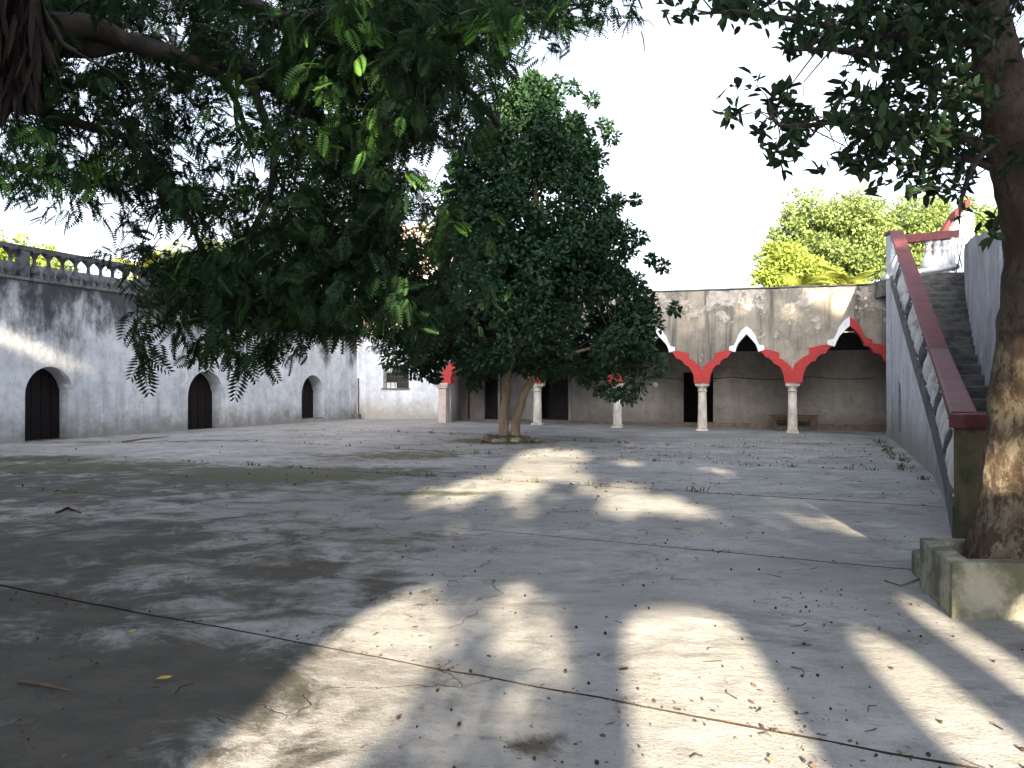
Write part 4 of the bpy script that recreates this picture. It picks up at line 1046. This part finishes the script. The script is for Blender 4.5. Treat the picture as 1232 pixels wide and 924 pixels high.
far_tree('garden_tree', B_(1100, 54), [(P(1100, 290, 54), 3.6, 3.0), (P(1065, 300, 53), 2.6, 2.6), (P(1140, 280, 54), 3.0, 2.2), (P(1175, 290, 55), 2.6, 2.4)], 'leaf_far', 'wide sunlit tree beyond the arcade, behind the stair head', seed=3, ncl=150)
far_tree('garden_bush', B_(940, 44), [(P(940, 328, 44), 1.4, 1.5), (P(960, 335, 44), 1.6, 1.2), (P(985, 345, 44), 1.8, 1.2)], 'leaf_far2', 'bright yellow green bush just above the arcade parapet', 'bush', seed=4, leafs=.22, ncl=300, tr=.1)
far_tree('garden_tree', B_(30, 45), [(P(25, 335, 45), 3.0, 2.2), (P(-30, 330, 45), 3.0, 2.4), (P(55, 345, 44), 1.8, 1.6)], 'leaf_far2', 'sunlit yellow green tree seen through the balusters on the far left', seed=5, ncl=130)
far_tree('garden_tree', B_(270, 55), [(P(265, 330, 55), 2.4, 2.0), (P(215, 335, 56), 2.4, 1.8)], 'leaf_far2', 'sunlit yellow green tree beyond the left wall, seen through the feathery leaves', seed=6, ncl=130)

def palm(base, top, nf, L, label, seed):
    rr_ = random.Random(seed); t = thing('palm', base, label, 'palm tree')
    b = Vector(base); tp = Vector(top)
    branch_tree(t, M['bark_far'], [([tuple(b), tuple(b.lerp(tp, .5) + Vector((.15, 0, 0))), tuple(tp)], .16, .11)], 'trunk')
    for k in range(nf):
        az = 2 * math.pi * k / nf + rr_.uniform(-.2, .2); el = rr_.uniform(.1, 1.25); LL = L * rr_.uniform(.8, 1.1)
        m_ = MB(); prev = None; pts = []
        for i in range(15):
            s = i / 14; e = el - s * (1.3 + .5 * (1 - el)); 
            if not pts: pts.append(tp.copy())
            else: pts.append(pts[-1] + Vector((math.cos(az) * math.cos(e), math.sin(az) * math.cos(e), math.sin(e))) * LL / 14)
        m_.tube(pts, [.03 * (1 - .8 * i / 14) for i in range(15)], 4, False)
        sd = Vector((-math.sin(az), math.cos(az), 0))
        for i in range(2, 15):
            for h in (0, .5):
                c = pts[i - 1].lerp(pts[i], h); tg = (pts[i] - pts[i - 1]).normalized(); ll = LL * .26 * math.sin(math.pi * (.15 + .8 * (i - 1 + h) / 14)) + .05
                for sg in (-1, 1):
                    e = c + (sd * sg * .8 + tg * .6 + Vector((0, 0, -.35))).normalized() * ll; w = tg * .035
                    m_.add([c - w, c + w, e], [(0, 1, 2)])
        o = m_.build('frond', M['leaf_palm'], t)
        at = o.data.attributes.new('vary', 'FLOAT', 'POINT'); at.data.foreach_set('value', np.full(len(o.data.vertices), rr_.random() * .9, dtype=np.float32))
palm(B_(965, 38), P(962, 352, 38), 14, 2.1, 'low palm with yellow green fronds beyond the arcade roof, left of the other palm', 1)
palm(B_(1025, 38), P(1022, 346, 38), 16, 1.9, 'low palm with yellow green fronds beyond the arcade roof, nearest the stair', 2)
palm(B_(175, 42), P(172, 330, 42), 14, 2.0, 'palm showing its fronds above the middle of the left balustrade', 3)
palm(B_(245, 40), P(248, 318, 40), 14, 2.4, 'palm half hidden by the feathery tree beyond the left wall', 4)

# ---------------------------------------------------------------- unseen, behind the viewer: arched wall and trees shaped to place the sunlight
bw_ = thing('unseen_arched_wall', (0, -5, 0), 'unseen arched wall behind the viewer, its openings cut to shape the sunlight', 'wall')
BWO = Vector((0, -5, 0)); BU = Vector((1, 0, 0)); BN = Vector((0, -1, 0))
def flat_arch(a, b, h, n=10, sh=.30):
    c = (a + b) / 2; r = (b - a) / 2
    return [(a, .0), (b, .0)] + [(c + r * math.copysign(abs(math.cos(math.pi * k / n)) ** .75, math.cos(math.pi * k / n)), h - sh + sh * math.sin(math.pi * k / n) ** .8 if 0 < k < n else h - sh) for k in range(n + 1)]
ops = [flat_arch(-2.20, -.62, 3.45, sh=.55), flat_arch(-.34, .46, 3.22, sh=.30), flat_arch(1.05, 1.42, 3.05, sh=.5), flat_arch(1.72, 1.95, 3.3, sh=.3), flat_arch(2.35, 2.80, 3.3, sh=.3)]
mb = MB(); slab_poly(mb, BWO, BU, BN, rect(-34, 9, -.4, 4.05), 0, .16, ops); mb.build('wall', M['wall_left'], bw_)
rr = np.random.default_rng(5)
def unseen_shade_tree(bx_, by_, x0, x1, z0, z1, label, seed, y0=-13, y1=-8, per_area=1.0, sz=(.45, .75)):
    rr = np.random.default_rng(seed)
    t = thing('unseen_shade_tree', (bx_, by_, -.1), label, 'tree', 'unseen shade trees behind the viewer, cut to place the light')
    branch_tree(t, M['bark_dark'], [([(bx_, by_, -.2), (bx_, by_, z0), (bx_, by_, (z0 + z1) / 2)], .35, .15)], 'trunk')
    n = int((x1 - x0) * (z1 - z0) * 95 * per_area)
    pos = np.stack([rr.uniform(x0, x1, n), rr.uniform(y0, y1, n), rr.uniform(z0, z1, n)], 1)
    nz = np.array([noise.noise(Vector((p[0] * .5, p[2] * .5, 3))) for p in pos])
    top = z1 - 1.2 + nz * 2.2
    keep = ~sunlit(pos, .24) & (pos[:, 2] < top)  # leaves dropped along sun rays so light lands on the chosen patches
    gy = pos[:, 1] + pos[:, 2] / TAN * SY
    keep &= gy > 8.0
    pos = pos[keep]; leaves('crown', T_LEAF, pos, unit(rr, len(pos)), rr.uniform(*sz, len(pos)), M['leaf_shade'], t, rr)
for k, (x0, x1) in enumerate([(-24, -17), (-17, -10), (-10, -4), (-4, 2.5), (2.5, 9), (9, 14)]):
    unseen_shade_tree((-20, -13.5, -7.8, -5.2, 5.7, 11.5)[k], -10.5, x0, x1, 3.6, (20.8, 20.8, 20.8, 19.6, 19.6, 19.6)[k], 'tall unseen shade tree behind the viewer, crown cut to place the light, ' + ['first', 'second', 'third', 'fourth', 'fifth', 'sixth'][k] + ' of the row from the left', 60 + k)
# unseen shrub added to dapple the light of the widest arch
sh_ = thing('unseen_shrub', (-1.2, -6.4, 0), 'unseen leafy shrub added behind the widest arch to dapple its light', 'shrub')
branch_tree(sh_, M['bark_dark'], [([(-1.1, -6.4, 0), (-1.1, -6.4, 1.6), (-1.2, -6.4, 2.6)], .06, .02)], 'trunk')
n = 1900
pos = np.stack([rr.uniform(-1.75, -.6, n), rr.uniform(-6.9, -6.0, n), rr.uniform(1.0, 3.9, n)], 1)
x = pos[:, 0] + pos[:, 2] / TAN * SX; y = pos[:, 1] + pos[:, 2] / TAN * SY
cut = np.zeros(n, bool)
for px_, py_, a, b in ((615, 735, 26, 50), (665, 775, 16, 45), (655, 800, 14, 25), (490, 705, 60, 25), (525, 712, 40, 20), (470, 760, 70, 60), (420, 830, 80, 80), (560, 722, 10, 18), (610, 800, 20, 22), (380, 900, 90, 50)):
    hx, hy = gp(px_, py_); cut |= ((x - hx) / (a * hy / F)) ** 2 + ((y - hy) / (b * EYE * F / (py_ - HZ) ** 2)) ** 2 < 1
pos = pos[~cut]
leaves('crown', T_LEAF, pos, unit(rr, len(pos)), rr.uniform(.10, .18, len(pos)), M['leaf_shade'], sh_, rr)

# ---------------------------------------------------------------- fallen leaves, pods and twigs
rr = np.random.default_rng(9)
pts = []
for _ in range(3600):
    y = 3.2 + 27 * rr.random() ** 1.7; x = rr.uniform(-.62, .62) * y
    if noise.noise(Vector((x * .9, y * .6, 2))) + .35 * noise.noise(Vector((x * 3, y * 2, 7))) > .12: pts.append((x, y))
for c in C_J[3:8]:                                       # litter gathers in the joints
    for _ in range(230):
        x = rr.uniform(-8, 9); y = c - .53 * x + rr.normal(0, .035)
        if y > 3: pts.append((x, y))
for cx_, cy_, a, b, n in ((3.2, 6.0, .35, .6, 60), (4.5, 19, 2.5, 1.2, 160), (7.0, 24, 3.0, 1.2, 200), (8.3, 17.5, .5, 2.5, 90), (1.5, 21, 2.0, 1.2, 130), (-1, 26, 4, 1.5, 120), (.1, 3.75, .3, .15, 25), (2.4, 13.5, 1.0, .4, 40)):
    for _ in range(n): pts.append((cx_ + rr.normal(0, a), cy_ + rr.normal(0, b)))
pts = [(x, y) for x, y in pts if x < rw_x(y) - .6 and x > lw_x(y) + .4 and not (x > 3.0 and 5.6 < y < 7.3)]
pos = np.array([(x, y, g(x, y) + .012) for x, y in pts]); n = len(pos)
dd = np.stack([rr.normal(0, 1, n), rr.normal(0, 1, n), rr.normal(.1, .25, n)], 1)
sz = rr.uniform(.008, .034, n) ** 1.0 * np.where(pos[:, 1] > 12, 2.0, 1.0)
o = leaves('fallen_leaves', T_LEAF, pos, dd, sz, M['litter'], None, rr); tag(o, 'small dry leaves and bits scattered all over the concrete yard', 'fallen leaves')
q = MB()                                              # weeds rooted in the joints and along the stair wall
spots = [(x, c - .53 * x) for c in C_J[5:8] for x in rr.uniform(-6, 7, 12)] + [(rw_x(y) - rr.uniform(.62, .95), y) for y in rr.uniform(14, 26, 34)]
for x, y in spots:
    if y < 3.2 or x > rx(max(8.8, y)) - .03 and y > 7 or (x > 2.9 and y < 7.4): continue
    for _b in range(int(rr.integers(4, 12))):
        a = rr.random() * 6.28; h = rr.uniform(.02, .07) * (1 if y < 10 else 1.7); bx_ = x + rr.normal(0, .04); by_ = y + rr.normal(0, .012); d_ = Vector((math.cos(a), math.sin(a), 0)); z0 = g(bx_, by_)
        w_ = Vector((-d_.y, d_.x, 0)) * .006
        b_ = Vector((bx_, by_, z0 - .01)); t_ = b_ + d_ * h * .7 + Vector((0, 0, h)); q.add([b_ - w_, b_ + w_, (b_ + t_) / 2 + w_ * 1.3 + Vector((0, 0, h * .15)), t_, (b_ + t_) / 2 - w_ * 1.3 + Vector((0, 0, h * .15))], [(0, 1, 2, 3, 4)])
o = q.build('weeds', simple('weed_green', (.05, .085, .02), (.10, .10, .035), 8, .8)); tag(o, 'small green weeds growing from the joints of the concrete', 'weeds', kind='stuff')
q = MB()
for _ in range(150):
    y = 3.2 + 9 * rr.random() ** 1.5; x = rr.uniform(-.15, .62) * y
    if x > 3.0 and y > 5.4 or x > rw_x(y) - .6: continue
    s = rr.uniform(.005, .012); q.lathe((x, y, g(x, y) + .002), [(s * .5, 0), (s, s * .6), (s * .8, s * 1.3), (s * .2, s * 1.7)], 6)
o = q.build('fallen_pods', M['pod'], None, True); tag(o, 'tiny dark seed pods dotted over the nearest concrete', 'seed pods', kind='stuff')
q = MB()
for _ in range(90):
    y = 3.3 + 14 * rr.random() ** 1.4; x = rr.uniform(-.55, .6) * y
    if x > 2.9 and 5.4 < y < 7.4 or x > rw_x(y) - .6: continue
    a = rr.random() * 6.28; L_ = rr.uniform(.04, .16); e = Vector((math.cos(a), math.sin(a), 0)) * L_; b = Vector((x, y, g(x, y) + .008))
    q.tube([b, b + e * .5 + Vector((0, 0, .006)) + Vector((-e.y, e.x, 0)) * .2, b + e], [.0035, .003, .0015], 4, False)
o = q.build('fallen_twigs', M['bark_dark'], None, True); tag(o, 'short thin twigs scattered over the concrete', 'twigs', kind='stuff')
def one_leaf(px_, py_, s, mat, label, az):
    x, y = gp(px_, py_); m_ = MB(); 
    T = T_LEAF[0] * s; ca, sa = math.cos(az), math.sin(az)
    m_.add([(x + a * ca - b * sa, y + a * sa + b * ca, .018 + abs(c) * 1.2) for a, b, c in T], T_LEAF[1]); o = m_.build('fallen_leaf', mat); tag(o, label, 'fallen leaf')
one_leaf(188, 820, .09, M['yellow_leaf'], 'bright yellow fallen leaf on the dark concrete at the lower left', .2)
one_leaf(155, 764, .06, M['yellow_leaf'], 'small yellow fallen leaf on the concrete left of the bright light patch', 1.2)
one_leaf(744, 810, .07, M['litter'], 'brown curled leaf lying on the joint line between the two sunlit patches', .5)
def twig_thing(pl, r, label, name='fallen_twig'):
    m_ = MB(); m_.tube([Vector((*gp(a, b), .012)) for a, b in pl], [r] * (len(pl) - 1) + [r * .4], 5); o = m_.build(name, M['wood'], None, True); tag(o, label, 'twig')
twig_thing([(22, 822), (50, 825), (88, 833)], .009, 'long brown stick lying on the dark concrete at the lower left')
twig_thing([(1064, 700), (1084, 706), (1108, 697), (1118, 706)], .006, 'forked thin twig lying beside the raised planter')
twig_thing([(68, 618), (82, 612), (98, 618)], .02, 'dark bent twig lying on the mossy concrete near the left wall')
twig_thing([(148, 533), (175, 529), (203, 526)], .05, 'long pale stick lying near the foot of the left wall')
